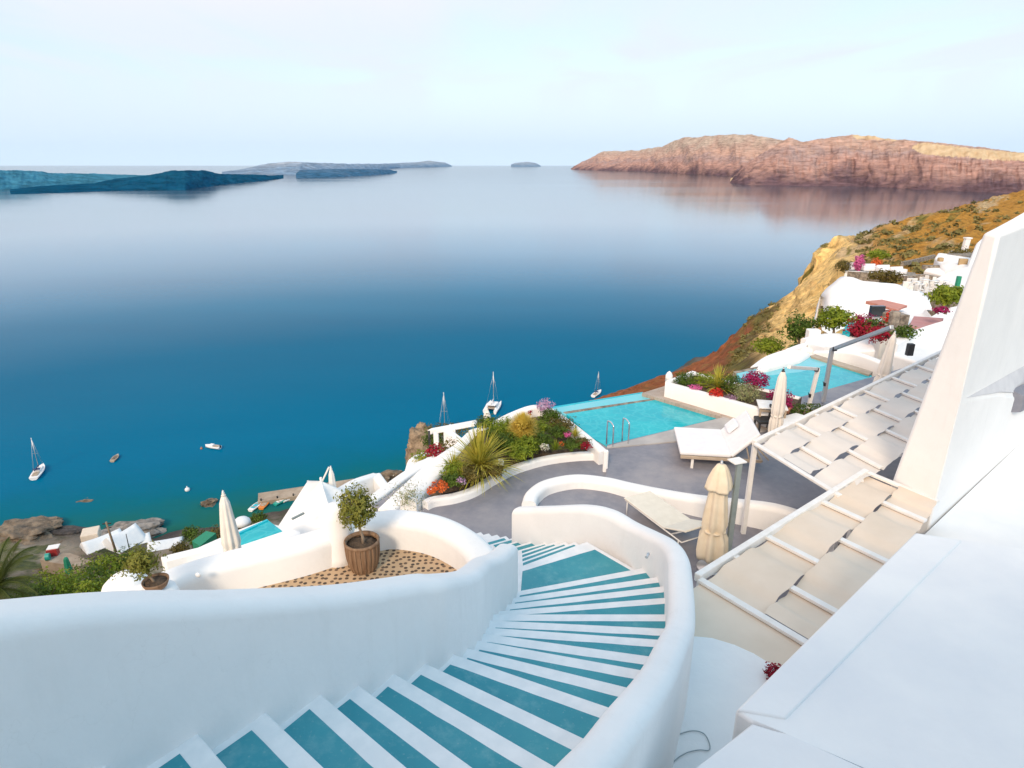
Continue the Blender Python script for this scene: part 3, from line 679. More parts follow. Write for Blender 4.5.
mb = MB(); mb.prism([tuple(U(*a, ZD + .034)) for a in ((724, 417.0), (768, 430.5), (690, 440), (607, 447.5), (607, 446))], -9); 
tag(mb.build('pool_kerb', mat('pale_pool_kerb', (.36, .34, .33), (.45, .43, .41), 2, .7, .2, 20, .01)), 'pale concrete kerb along the near edge of the plunge pool', 'kerb')
# ladder
lad = thing('pool_ladder', U(619, 444, ZD), 'pair of bent steel grab rails at the near edge of the plunge pool', 'ladder')
for px in (611.5, 627):
    b = U(px + 1, 447.5 - (px - 611) * .19, ZD); e = U(px - 5, 442.5 - (px - 611) * .19, ZD)
    hh = .72; dv = (e - b); dv.z = 0
    pts = [b, b + Vector((0, 0, hh - .12)), b + dv * .15 + Vector((0, 0, hh - .03)), b + dv * .5 + Vector((0, 0, hh)), b + dv * .85 + Vector((0, 0, hh - .03)), b + dv + Vector((0, 0, hh - .12)), b + dv + Vector((0, 0, -.25))]
    mb = MB(); mb.tube(catmull(pts, 5), .022, 8); mb.build('rail', 'steel', lad)

# planter two
pz = -7.25
pl2 = thing('planter', U(720, 395, ZD), 'long white trough planter with yellow spiky plant and red flowers beside the wooden deck', 'planter')
out = [(667, 382), (690, 374), (810, 400), (800, 412), (772, 410.5)]
zz = [U(667, 382, pz), U(774, 412, pz), U(805, 420, pz)]
path = [(p.x, p.y, pz, -8.6) for p in zz[:2]]
mb = MB(); mb.sweep(path, .22, .04, 3, 6); mb.build('front_wall', 'white', pl2)
path = [(p.x, p.y, pz + .01, -8.6) for p in (U(668, 381.5, pz), U(694, 371.5, pz))]
mb = MB(); mb.sweep(path, .22, .04, 3, 6); mb.build('end_wall', 'white', pl2)
path = [(p.x, p.y, pz - .05, -9) for p in (U(694, 371.5, pz), U(800, 396, pz))]
mb = MB(); mb.sweep(path, .22, .04, 3, 6); mb.build('rear_wall', 'white', pl2)
mb = MB(); mb.prism([tuple(U(*a, pz - .1)) for a in ((668, 382), (694, 372), (802, 397), (790, 412), (774, 411))], -8.6); mb.build('soil', 'soil', pl2)
mb = MB(); c = U(669, 378, pz); mb.lathe((c.x, c.y, pz - .1), [(.13, 0), (.13, .2), (.08, .3), (.01, .36)], 12); mb.build('end_knob', 'white', pl2)
gz = pz - .05
spiky(U(718, 388, gz), 150, .95, .05, 'leafyellow', 'bright yellow spiky plant in the trough planter between the pools', (3, 75), .5, 41)
bush('shrub', U(684, 384, gz), (.38, .34, .25), 900, .07, 'leaf', 'dark green mound at the far end of the trough planter', 'shrub', None, 42)
bush('shrub', U(703, 385, gz), (.45, .36, .26), 1000, .07, 'leafbright', 'bright green mound beside the yellow spiky plant in the trough', 'shrub', None, 43)
bush('shrub', U(731, 390, gz), (.45, .4, .3), 1000, .08, 'leaf', 'dark green mound right of the yellow spiky plant', 'shrub', None, 44)
bush('shrub', U(746, 399, gz), (.50, .4, .30), 1300, .07, 'sage', 'pale sage green shrub in front of the magenta bush', 'shrub', None, 45, .3, .35)
bush('flower_bush', U(755, 387, gz), (.46, .42, .34), 1300, .06, 'magenta', 'round magenta flowering bush in the trough planter', 'flowers', None, 46, .15, .8)
bush('flower_bush', U(779, 401, gz), (.40, .32, .24), 700, .06, 'magenta', 'smaller magenta bush behind the closed parasol', 'flowers', None, 47, .25, .8)
bush('flower_tuft', U(716, 395, gz + .06), (.28, .2, .14), 260, .07, 'redflower', 'bright red flowers in front of the yellow spiky plant', 'flowers', None, 48, .2, .8, stem=False)
bush('flower_tuft', U(695, 389, gz + .04), (.24, .18, .1), 160, .06, 'pink', 'pinkish flowers at the far end of the trough planter', 'flowers', None, 49, .2, .8, stem=False)
bush('flower_tuft', U(731, 399, gz + .02), (.2, .16, .1), 120, .05, 'purple', 'pale mauve flowers beside the red ones in the trough', 'flowers', None, 50, .2, .8, stem=False)
bush('hedge', U(803, 414, -7.5), (.85, .3, .2), 1100, .07, 'leaf', 'low green hedge clump between the cantilever mast and the table', 'hedge', None, 51)

# ---------------------------------------------------------------- furniture
def daybed():
    t = thing('daybed', (0, 0, 0), 'wide white sunbed with raised back on the grey pool deck', 'sunbed')
    L, W, z = 1.8, 1.75, .34
    mb = MB(); 
    for y in (-W / 2, W / 2): mb.beam((-.05, y, z), (L + .25, y, z), .055, .085, bev=.008)
    for x in (.03, .75, 1.4, 2.05): mb.beam((x, -W / 2, z), (x, W / 2, z), .05, .05)
    mb.build('frame', 'wood', t)
    for x in (.28, 1.85):
        for y in (-W / 2 + .06, W / 2 - .06):
            mb = MB(); mb.beam((x, y, 0), (x, y, z), .07, .07, bev=.008); mb.build('leg', 'paint', t)
    mb = MB(); mb.box((.60, 0, z + .10), (1.34, W, .11), None, .04); mb.build('mattress', 'mattress', t)
    a = R(46); rot = Matrix.Rotation(-a, 3, 'Y')
    mb = MB(); c = Vector((1.28 + math.cos(a) * .46, 0, z + .09 + math.sin(a) * .46)); mb.box(c, (.95, W, .10), rot, .04)
    mb.build('back_mattress', 'mattress', t)
    mb = MB()
    for y in (-W / 2 + .1, W / 2 - .1):
        e = Vector((1.28 + math.cos(a) * .88, y, z + math.sin(a) * .88)); mb.beam((1.28, y, z + .02), e, .05, .05); mb.beam(e + Vector((-.15, 0, -.1)), (2.25, y, z), .035, .035); mb.beam(e * .6 + Vector((.5, y * .4, z * .4)), (1.75, y, z), .03, .03)
    mb.build('back_frame', 'wood', t)
    return t
db = daybed(); q = U(680, 455, ZD + .40); rz_ = R(-8); db.rotation_euler.z = rz_
db.location = Vector((q.x, q.y, ZD)) - Matrix.Rotation(rz_, 3, 'Z') @ Vector((-.07, -.9, 0))
mb = MB(); mb.box((0, 0, 0), (.36, .5, .12), None, .05)
pw_ = mb.build('pillow', 'mattress'); pw_.location = db.location + Matrix.Rotation(rz_, 3, 'Z') @ Vector((1.50, .42, .76)); pw_.rotation_euler = (0, R(-46), rz_); tag(pw_, 'small white pillow propped on the raised back of the wide sunbed', 'pillow')
def lounger():
    t = thing('sun_lounger', (0, 0, 0), 'low white framed sun lounger with beige sling beside the curved patio wall', 'sun lounger')
    L, W, z = 1.42, .74, .36
    mb = MB()
    for y in (-W / 2, W / 2): mb.tube([(0, y, z), (2.0, y, z)], .016, 8)
    for x in (0, 1.0, 1.35, 1.65, 2.0): mb.tube([(x, -W / 2, z), (x, W / 2, z)], .013, 8)
    mb.build('frame', 'paint', t)
    for x in (.08, 1.9):
        for y in (-W / 2, W / 2):
            mb = MB(); mb.tube([(x, y, 0 if x < 1 else .1), (x, y, z)], .014, 8); mb.build('leg', 'paint', t)
    mb = MB(); mb.box((L / 2 - .02, 0, z + .035), (L + .05, W + .03, .035), None, .014); mb.build('seat', 'sling', t)
    a = R(22); mb = MB(); mb.box((L + math.cos(a) * .36, 0, z + .04 + math.sin(a) * .36), (.74, W + .03, .04), Matrix.Rotation(-a, 3, 'Y'), .016); mb.build('backrest', 'sling', t)
    mb = MB()
    for y in (-W / 2 + .04, W / 2 - .04): mb.tube([(L + .55, y, z + .24), (1.66, y, z)], .012, 6)
    mb.build('back_strut', 'paint', t)
    for y in (-W / 2 - .02, W / 2 + .02):
        mb = MB(); mb.tube([(1.9, y - .018, .11), (1.9, y + .018, .11)], .11, 18, False); mb.build('wheel', 'paint', t)
    return t
lo = lounger(); lo.location = (3.02, 13.62, ZPAT); lo.rotation_euler.z = R(-63.8)

def parasol(label, h=2.5, r=.19, m='umb', top='dark', pole=True, pleats=9, sc=1., mid=None, name='closed_parasol', foot='alu'):
    t = thing(name, (0, 0, 0), label, 'parasol')
    rnd = random.Random(len(label)); ph = [rnd.uniform(0, 6.28) for _ in range(6)]
    z0, z1 = h * .12, h * .955
    prof = []
    for k in range(22):
        u = k / 21; rr = r * (.96 + .28 * math.sin(u * 3.1 + ph[0]) * .35) * (1 - .52 * u ** 1.8)
        if u < .12: rr *= .9 + u
        if .28 < u < .34: rr *= .86                       # the tie
        if u > .92: rr *= lerp(1, .45, (u - .92) / .08)
        prof.append((rr, lerp(z0, z1, u)))
    fn = lambda a, k: 1 + (.16 * math.sin(a * pleats + ph[1] + k * .05) + .07 * math.sin(a * 3 + ph[2] + k * .2)) * (1.1 - k / 26)
    mb = MB(); mb.lathe((0, 0, 0), prof, 90, fn); c = mb.build('canopy', m, t)
    mb = MB(); u = .31; rr = r * .93 * (1 - .52 * u ** 1.8); mb.lathe((0, 0, lerp(z0, z1, u) - .02), [(rr * .9, 0), (rr * 1.0, .005), (rr * 1.0, .04), (rr * .9, .045)], 30, lambda a, k: 1 + .05 * math.sin(a * pleats)); mb.build('tie_strap', m, c)
    mb = MB(); mb.tube([(0, 0, 0), (0, 0, h)], .024, 10); mb.build('pole', foot, t)
    mb = MB(); mb.lathe((0, 0, h * .95), [(.05, 0), (.05, .02), (.025, .04), (.035, .07), (.012, .10), (.005, .14)], 12); mb.build('finial', top, t)
    mb = MB(); mb.lathe((0, 0, 0), [(.26, 0), (.26, .05), (.05, .07), (.04, .2), (.01, .2)], 20); mb.build('base', foot, t)
    return t
def stand(t, px, ytop, ybot_z, yoff=0, z0=None):
    """put a standing thing so its top reaches the sight line at ytop; z0 is the floor"""
    pass
# near cream parasol behind the first pergola: floor is the sunken patio
u1 = parasol('creased cream parasol tied shut beside the white sun lounger on the patio', 2.45, .27, 'canvas', 'alu', pleats=7)
pt_ = U(722, 461, ZPAT + 2.45); u1.location = (pt_.x, pt_.y, ZPAT)
# hooded flap of the closed canopy
mb = MB(); 
for s in range(10):
    pass
mb.lathe((0, 0, 1.86), [(.255, 0), (.25, .04), (.215, .22), (.15, .40), (.09, .50), (.03, .53)], 60, lambda a, k: 1 + .12 * math.sin(a * 4 + 1) * (1 - k / 7) + .05 * math.sin(a * 9))
mb.build('top_flap', 'canvas', u1, local=True)
gp = thing('mast_post', (0, 0, 0), 'grey green square post with a white plate on top behind the cream parasol', 'post')
mb = MB(); mb.beam((0, 0, 0), (0, 0, 2.42), .10, .10, bev=.008); mb.build('shaft', 'greypost', gp)
mb = MB(); mb.box((-.05, 0, 2.45), (.28, .24, .03), Matrix.Rotation(R(20), 3, 'Z'), .006); mb.build('cap_plate', 'paint', gp)
q = U(738, 462, ZPAT + 2.45); gp.location = (q.x + .05, q.y + .05, ZPAT)
u2 = parasol('pale closed cantilever parasol with black finial hanging by the side table', 2.35, .19, 'umb', 'dark', pleats=8)
q = U(784, 366, ZD + 2.4); u2.location = (q.x, q.y, ZD)
u3 = parasol('pale closed parasol leaning against the long pergola near the second pool', 2.5, .22, 'umb', 'umb', pleats=6)
q = U(890, 331, ZD + 2.5); u3.location = (q.x, q.y, ZD); u3.rotation_euler = (0, R(4), 0)
# cantilever masts and arms
def mast(label, base_px, top_px, z, arm_px, arm_z, w, m):
    a = U(*base_px, z); t = thing('cantilever_mast', a, label, 'mast')
    rr = ray(*top_px); top = Vector((rr[0], rr[1], rr[2])) * (a.y / rr[1])
    top.x = lerp(a.x, top.x, 1.0)
    mb = MB(); mb.beam(a, top, w, w, bev=.01); mb.build('shaft', m, t)
    e = V(*arm_px, arm_z); mb = MB(); mb.beam(top + (top - e).normalized() * .06, e, w * .9, w * .9, bev=.008); mb.build('arm', m, t)
    mb = MB(); d = (e - top); mb.box(top + d.normalized() * .2 + Vector((0, 0, -.02)), (.12, .1, .13), None, .01); mb.build('bracket', 'dark', t)
    mb = MB(); mb.box(a.lerp(top, .35) + Vector((-.07, -.04, 0)), (.06, .08, .12), None, .01); mb.tube([a.lerp(top, .35) + Vector((-.1, -.05, 0)), a.lerp(top, .35) + Vector((-.16, -.08, .12))], .012, 6); mb.build('crank', 'dark', t)
    return t
mast('tall grey aluminium parasol mast with a long sloping arm in front of the second pool', (823, 402), (832, 349.5), -7.75, (892, 327), 17.6, .12, 'alu')
mast('shorter whitewashed parasol mast with a level arm above the second pool', (808, 409), (818, 369), -7.75, (789, 367), 17.5, .11, 'paint')
# side table, stool with terracotta pot
tb = thing('side_table', (0, 0, 0), 'small square table with a white top beside the pale closed parasol', 'table')
mb = MB(); mb.box((0, 0, .70), (.85, .75, .04), None, .008); mb.build('tabletop', 'paint', tb)
for x in (-.36, .36):
    for y in (-.31, .31): mb = MB(); mb.beam((x, y, 0), (x, y, .68), .06, .06); mb.build('leg', 'wood', tb)
mb = MB(); 
for y in (-.31, .31): mb.beam((-.36, y, .60), (.36, y, .60), .04, .07)
mb.build('apron', 'wood', tb)
q = U(772, 405, ZD + .7); tb.location = (q.x, q.y, ZD); tb.rotation_euler.z = R(-14)
wl = U(785, 419, ZD); mb = MB(); mb.prism([tuple(U(*a, ZD + .42)) for a in ((773, 418), (796, 412), (812, 417), (790, 430))], ZD - .2, .06, 3)
tag(mb.build('plaster_plinth', 'white'), 'low white plastered plinth under the terracotta pot', 'plinth')
q = U(786, 413, ZD + .42); t = thing('flower_pot', (q.x, q.y, ZD + .42), 'small terracotta pot with dark red flowers on the white plinth', 'flower pot')
mb = MB(); mb.lathe(q, [(.09, 0), (.12, .16), (.14, .17), (.14, .2), (.11, .2), (.01, .18)], 20); mb.build('pot', 'terracotta', t)
mb = MB(); mb.leaves(q + Vector((0, 0, .3)), (.2, .16, .15), 240, .06, .3, .3, seed=3, aspect=.7); mb.build('foliage', 'magenta', t)
q = U(764, 432, ZD); ch = thing('wicker_chair', (q.x, q.y + .1, ZD), 'dark low chair half hidden between sunbed and parasol', 'chair')
mb = MB(); mb.box(q + Vector((0, .1, .36)), (.5, .5, .1), None, .03); mb.build('seat', 'dark', ch)
mb = MB(); mb.box(q + Vector((.22, .1, .6)), (.07, .5, .42), None, .03); mb.build('backrest', 'dark', ch)
for x in (-.2, .2):
    for y in (-.1, .3): mb = MB(); mb.beam(q + Vector((x, y, 0)), q + Vector((x, y, .33)), .05, .05); mb.build('leg', 'dark', ch)
# wall lantern like glass globe on terrace railing far right of pool
# second pool
ZW2 = -8.15
pool('larger turquoise pool with a stone coping beyond the trough planter', [(744, 378), (800, 372), (836, 362.5), (869, 373), (880, 385), (800, 425), (770, 398)], [(736, 373), (812, 356), (838, 362), (800, 372), (742, 379)],
     [([(811, 356), (815, 354), (873, 371.5), (869, 374.5)], 'wood', ZW2 + .08), ([(736, 373), (811, 356.2), (813, 355), (733, 371.5)], 'stone', ZW2 + .01)], ZW2, U(820, 380, ZW2))
# left: closed parasols, pyramid canopy, lower pool edge
u4 = parasol('closed white parasol standing in front of the sea left of the barrel pot', 2.3, .19, 'umb', 'umb', pleats=8)
Y4 = 12.5; tp_, bt = V(224, 491, Y4), V(231, 541, Y4); u4.location = (bt.x, Y4, tp_.z - 2.3)
mb = MB(); mb.tube([(u4.location.x, Y4, u4.location.z), (u4.location.x, Y4, u4.location.z - .1)], .3, 12)
ap = V(321, 481, 18.); hz = -1.45
cn = [V(262, 524, 16.6), V(345, 541, 15.2), V(388, 500, 18.8), V(310, 500, 20.8)]
cn = [Vector((p.x, p.y, ap.z + hz)) for p in cn]
pc = thing('pyramid_canopy', (ap.x, ap.y, ap.z - 3.6), 'large white pyramid canvas canopy below the pebbled terrace', 'canopy')
mb = MB(); nsub = 10
for i in range(4):
    p, q = cn[i], cn[(i + 1) % 4]; rows = []
    for a in range(nsub + 1):
        t_ = a / nsub; row = []
        for b in range(nsub + 1):
            s_ = b / nsub; v_ = ap.lerp(p.lerp(q, s_), t_); v_ = v_ - Vector((0, 0, .22 * math.sin(math.pi * t_) * math.sin(math.pi * s_)))
            row.append(mb.b.verts.new(v_))
        rows.append(row)
    for a in range(nsub):
        for b in range(nsub): mb.face([rows[a][b], rows[a + 1][b], rows[a + 1][b + 1], rows[a][b + 1]], True)
    mb.face([mb.b.verts.new(x) for x in (p, q, q - Vector((0, 0, .22)), p - Vector((0, 0, .22)))])
bmesh.ops.remove_doubles(mb.b, verts=mb.b.verts, dist=.0005)
mb.build('canopy', mat('white_canvas', (.78, .78, .77), (.82, .82, .81), 2, .85, .2, 40, .006), pc)
mb = MB(); mb.tube([(ap.x, ap.y, ap.z - 3.6), (ap.x, ap.y, ap.z + .12)], .04, 8); mb.build('pole', 'paint', pc)
for p in cn:
    mb = MB(); mb.tube([(p.x, p.y, ap.z - 3.6), p], .03, 8); mb.build('post', 'paint', pc)
mb = MB(); mb.beam(V(292, 519, 16.2), V(304, 513, 16.5), .06, .05); mb.build('vent_flap', 'greypost', pc)
u5 = parasol('slim closed white parasol with a tilted pole behind the pyramid canopy', 2.6, .16, 'umb', 'umb', pleats=6)
tp_ = V(329, 466, 19.6); u5.location = (tp_.x + .05, 19.6, tp_.z - 2.6)
mb = MB(); mb.tube([V(329, 467, 19.6), V(319, 488, 19.4)], .03, 6); mb.build('tilt_pole', 'umb', None)
bpy.data.objects['tilt_pole'].name = 'slanted_pole'; tag(bpy.data.objects['slanted_pole'], 'thin slanted white pole leaning on the closed parasol by the canopy', 'pole')
u6 = parasol('closed white parasol standing behind the planter in front of the catamaran', 2.4, .19, 'umb', 'umb', pleats=7)
tp_ = V(487, 407, 19.2); u6.location = (tp_.x, 19.2, tp_.z - 2.4)
# blue edged lower terrace on the left
tl_ = thing('lower_terrace', V(250, 540, 15.), 'white lower terrace with a turquoise painted pool edge left of the canopy', 'terrace')
zt = V(250, 532, 15).z
mb = MB(); mb.prism([tuple(U(*a, zt)) for a in ((170, 560), (238, 530), (262, 521), (300, 532), (300, 560), (200, 580))], zt - 6); mb.build('terrace_slab', 'white', tl_)
mb = MB(); mb.prism([tuple(U(*a, zt + .02)) for a in ((236, 535), (268, 520), (282, 531), (240, 545))], zt - .5); mb.build('pool_water', 'pool', tl_)
mb = MB(); mb.prism([tuple(U(*a, zt + .05)) for a in ((236, 535), (268, 520), (267, 519), (234, 534))], zt - .5); mb.build('painted_edge', 'bluepaint', tl_)
mb = MB(); mb.prism([tuple(U(*a, zt + .3)) for a in ((160, 556), (222, 541), (224, 545), (164, 561))], zt - 4, .05); mb.build('edge_wall', 'white', tl_)
# ================================================================ neighbours on the left below the planter
def slab(pts, z, z0, m, parent, name, bev=.05):
    mb = MB(); mb.prism([tuple(U(*a, z)) for a in pts], z0, bev, 2); return mb.build(name, m, parent)
def pts_z(pts): return [V(*a) for a in pts]
nb = thing('cave_house', V(365, 500, 22), 'stepped white cave house roofs and parapets between the canopy and the planter', 'house')
za = V(362, 486, 21).z
def wallpath(name, m, parent, pts, w, z0, r=.07, n=6):   # pts: (px, py, Y)
    path = []
    for a in pts:
        p = V(*a); path.append((p.x, p.y, p.z, z0))
    mb = MB(); mb.sweep(path, w, r, 4, n); return mb.build(name, m, parent)
wallpath('parapet', 'white', nb, [(338, 490, 19.5), (356, 480, 20.5), (376, 473.5, 21.5)], .35, -16)
wallpath('parapet', 'white', nb, [(376, 473.5, 21.5), (385, 486, 20.2), (392, 497, 19)], .35, -16)
slab([(345, 490), (376, 476), (388, 492), (360, 505)], za - 1.0, -18, 'roofwhite', nb, 'roof')
wallpath('parapet', 'white', nb, [(366, 503, 17.8), (385, 489, 19), (407, 473, 20.5), (432, 458, 22)], .45, -16)
slab([(372, 506), (430, 465), (440, 476), (395, 512)], V(400, 490, 18).z - .3, -18, 'deck', nb, 'terrace')
wallpath('retaining_wall', 'white', nb, [(386, 509, 15.6), (410, 486, 17), (436, 462, 19), (462, 444, 21)], .5, -14)
wallpath('garden_wall', 'white', nb, [(402, 484, 22.5), (418, 468, 24), (448, 452, 25), (470, 440, 25)], .4, -18)
slab([(404, 478), (416, 462), (470, 440), (480, 448), (430, 470)], V(425, 462, 23).z - .25, -20, 'roofwhite', nb, 'terrace')
bl = thing('balcony_terrace', V(430, 460, 26), 'white balcony terrace with a slender post frame above the sea beside the planter', 'terrace')
zb = V(440, 452, 26).z
slab([(410, 466), (414, 455), (445, 447), (470, 436), (480, 446), (440, 462)], zb, -20, 'white', bl, 'floor_slab')
wallpath('parapet', 'white', bl, [(408, 470, 25.2), (413, 458, 26.3), (430, 451, 26.8), (452, 445, 26.6)], .3, -16)
for a in ((436, 433, 26.5), (453, 428, 26)):
    p = V(*a); mb = MB(); mb.beam((p.x, p.y, zb), p, .22, .22, bev=.02); mb.build('post', 'white', bl)
mb = MB(); mb.beam(V(430, 431.5, 26.8), V(476, 423, 25.6), .3, .22, bev=.03); mb.build('top_beam', 'white', bl)
wallpath('side_wall', 'white', bl, [(447, 429, 26.0), (457, 437, 25.2), (470, 447, 24.2)], .35, -14)
lp = V(429, 431, 26.2); mb = MB(); mb.tube([(lp.x, lp.y, zb), (lp.x, lp.y, lp.z)], .05, 8); tag(mb.build('lamp_post', 'dark'), 'thin dark pole standing on the white balcony terrace', 'pole')
rk = V(427, 452, 31); mb = MB(); mb.ball((0, 0, 0), (1, 1, 1), 5, .0)
for v in mb.b.verts:
    c = v.co.copy(); k = 1 + .38 * N.noise(c * 1.3 + Vector((4, 2, 0))) + .22 * (1 - 2 * abs(N.noise(c * 2.6))) + .10 * N.noise(c * 7) + .05 * N.noise(c * 15)
    v.co = rk + Vector((c.x * 1.0, c.y * .9, c.z * 1.35)) * k
tag(mb.build('rock', mat('tan_rock', (.12, .085, .055), (.40, .30, .20), 2.2, .9, .9, 5, .15)), 'craggy tan boulder at the edge of the balcony terrace above the sea', 'rock')
p = V(433, 447, 28.6); bush('shrub', p, (.55, .5, .5), 900, .12, 'leaf', 'dark green shrub growing in front of the tan boulder', 'shrub', None, 81)
p = V(448, 430, 29); bush('shrub', p + Vector((0, 0, -.2)), (1.3, .5, .3), 800, .12, 'scrub', 'dry flat shrubs on top of the boulder behind the balcony frame', 'shrub', None, 82)
bush('shrub', V(424, 460, 25.2), (.55, .3, .25), 400, .1, 'leafbright', 'small yellow green shrub in the balcony flower bed', 'shrub', None, 83)
bush('shrub', V(431, 467, 24), (.6, .3, .25), 450, .1, 'leafyellow', 'yellowish low shrub beside the crimson bush on the lower terrace', 'shrub', None, 84)
bush('flower_bush', V(437, 458, 24.3), (.5, .4, .35), 600, .09, 'crimson', 'crimson flowering bush at the foot of the dark pole', 'flowers', None, 85, .2, .8)
bush('shrub', V(452, 452, 23.5), (.6, .4, .3), 500, .09, 'scrub', 'dry shrub between the balcony and the spiky planter grass', 'shrub', None, 86)

# ================================================================ village on the right, beyond the second pool
def house(label, pts, z, z0, name='white_house', m='white', bev=.12, cat='house'):
    t = thing(name, U(*pts[0], z) + Vector((0, 0, z0 - z)), label, cat)
    slab(pts, z, z0, m, t, 'walls', bev); return t
# wall and roof shapes right behind the second pool
wallpath('garden_wall', 'white', None, [(815, 351, 28.2), (850, 352, 27.2), (872, 358, 26.0), (890, 366, 25)], .4, -12)
tag(bpy.data.objects['garden_wall.001'] if 'garden_wall.001' in bpy.data.objects else bpy.data.objects['garden_wall'], 'low white wall along the stone coping of the larger pool', 'wall')
t = house('irregular white rooftop with soft edges at the far corner of the larger pool', [(754, 371), (760, 361), (776, 352), (797, 349), (812, 353), (800, 360), (770, 368)], -8.0, -13, bev=.15)
wallpath('parapet', 'white', t, [(756, 367, 29), (770, 357, 31), (790, 350, 32)], .5, -12)
mb = MB(); mb.beam(V(778, 358, 29.5), V(785, 355, 30), .12, .25); mb.build('vent', 'greypost', t)
t = house('white terrace block with rounded parapet below the two round trees', [(800, 349), (806, 338), (830, 333), (872, 338), (876, 350), (838, 352)], -9.2, -14)
wallpath('parapet', 'white', t, [(805, 339, 35), (832, 334, 36), (868, 337.5, 35)], .5, -12)
wallpath('parapet', 'white', t, [(790, 349, 32), (808, 343.5, 33), (829, 347, 31)], .4, -12)
t = house('big sloping white roof beside the far end of the long pergola', [(886, 352), (905, 334), (940, 324), (968, 318), (985, 340), (958, 352), (918, 362)], -8.7, -13)
mb = MB(); mb.box(V(910, 349.5, 25.2), (.25, .2, .5), None, .02); mb.build('door', 'dark', t)
wallpath('parapet', 'white', t, [(893, 343, 30), (915, 332, 32), (945, 322, 33.5), (968, 317, 34)], .45, -12)
t = house('tiny white cubic house with a dark doorway touching the tall right wall', [(920, 322), (945, 308), (985, 300), (990, 322), (952, 330)], -9.6, -15)
mb = MB(); mb.box(V(963, 318, 33.5), (.55, .25, 1.5), Matrix.Rotation(R(20), 3, 'Z'), .02); mb.build('door', 'dark', t)
# broad plastered retaining wall with wavy crest
mb = MB(); rows = []
crest = [((822, 330), (823, 306), 58), ((830, 334), (829, 293), 57), ((842, 336), (848, 278), 58), ((862, 335), (864, 281), 57), ((878, 333), (880, 282.5), 56), ((893, 331), (897, 284), 55), ((908, 328), (913, 291), 53), ((921, 326), (922, 292), 52), ((930, 324), (930, 300), 50)]
cz = catmull([V(*c[1], c[2]) for c in crest], 6); bz = catmull([V(*c[0], c[2] - 9) for c in crest], 6)
for k in range(13):
    u = k / 12; row = []
    for i in range(len(cz)):
        p = bz[i].lerp(cz[i], u); w_ = N.noise(Vector((p.x * .28, u * 2.2, p.y * .28))) * 1.1 * math.sin(math.pi * min(1, u * 1.1)) + .25 * N.noise(Vector((p.x * .9, u * 6, 1)))
        row.append(mb.b.verts.new(p + Vector((0, w_ - .0, .25 * w_))))
    rows.append(row)
rows.append([mb.b.verts.new(v.co + Vector((0, 1.2, -.15))) for v in rows[-1]]); rows.append([mb.b.verts.new(v.co + Vector((0, .5, -5))) for v in rows[-1]])
for a, b in zip(rows, rows[1:]):
    for i in range(len(a) - 1): mb.face([a[i], a[i + 1], b[i + 1], b[i]], True)
tag(mb.build('retaining_wall', 'white'), 'broad white plastered cliff wall with a wavy crest above the round trees', 'wall')
# cave front under red awning
t = house('white cave house front under the faded red awning', [(868, 322), (876, 309), (905, 310), (918, 318), (906, 326), (884, 328)], -9.6, -14)
mb = MB(); mb.prism([tuple(V(*a)) for a in ((866, 301, 43.5), (882, 299.5, 45), (907, 307.5, 43), (898, 310, 41))], V(898, 310, 41).z - .12); mb.build('awning', 'redroof', t)
mb = MB(); mb.box(V(877, 311, 41.5), (.9, .3, .7)); mb.build('window', 'glass', t)
wallpath('parapet', 'stone', t, [(884, 312, 40), (896, 312.5, 39.5), (906, 315, 38.5)], .5, -11, .04)
mb = MB(); mb.prism([tuple(V(*a)) for a in ((908, 326, 34), (913, 320.5, 37), (943, 321, 36.5), (938, 328.5, 33.5))], V(938, 329, 33.5).z - .1)
tag(mb.build('awning', 'mauve'), 'flat dusty mauve awning between the red bougainvillea and the tall house', 'awning')
for a, lb in ((((843, 329), (851, 321), (858, 325), (850, 332)), 'small turquoise plunge pool beside the round tree and bougainvillea'), (((914, 330), (922, 327), (933, 329), (924, 332)), 'tiny turquoise plunge pool below the mauve awning')):
    mb = MB(); mb.prism([tuple(U(*q, -8.9)) for q in a], -10.5); tag(mb.build('plunge_pool', 'pool'), lb, 'pool')
# standing stones and steps near the trees
for i, (a, sz, lb) in enumerate((((893, 325, 33), (.4, .4, 1.5), 'beige stone gate pillar beside the red bougainvillea'), ((812, 341, 36), (.7, .5, 1.4), 'whitewashed gate pillar beneath the small round tree'))):
    p = V(*a); mb = MB(); mb.box(p, sz, None, .06); tag(mb.build('gate_pillar', 'stone' if i == 0 else 'white'), lb, 'pillar')
def tree(px, py, Y, rad, hgt, m, label, seed, n=1900, leafsz=.2, lump=.3):
    b = V(px, py, Y); t = thing('round_tree', b, label, 'tree', 'round trees on the village terraces')
    mb = MB(); mb.tube([b + Vector((0, 0, -.3)), b + Vector((.06, 0, hgt * .4)), b + Vector((0, 0, hgt))], [.10, .075, .05], 7)
    rnd = random.Random(seed)
    for i in range(7):
        a = i * .9 + rnd.random(); mb.tube([b + Vector((0, 0, hgt * .75)), b + Vector((math.cos(a) * rad[0] * .6, math.sin(a) * rad[1] * .6, hgt + rad[2] * rnd.uniform(.2, .8)))], [.05, .015], 5)
    mb.build('trunk', 'bark', t)
    mb = MB(); mb.leaves(b + Vector((0, 0, hgt + rad[2] * .75)), rad, n, leafsz, .55, lump, seed=seed, aspect=.55); mb.build('crown', m, t); return t
tree(832, 337, 38, (1.0, .95, .62), .75, 'leafbright', 'round crowned green tree with a thin forked trunk beside the turquoise pool corner', 91)
tree(798, 343, 38, (.85, .8, .72), .35, 'leaf', 'ragged darker green tree at the left end of the village terraces', 92, 1500, .2, .5)
tree(946, 309, 36, (.92, .85, .52), .45, 'leafbright', 'flat topped green tree on a white trunk close to the tall right wall', 93)
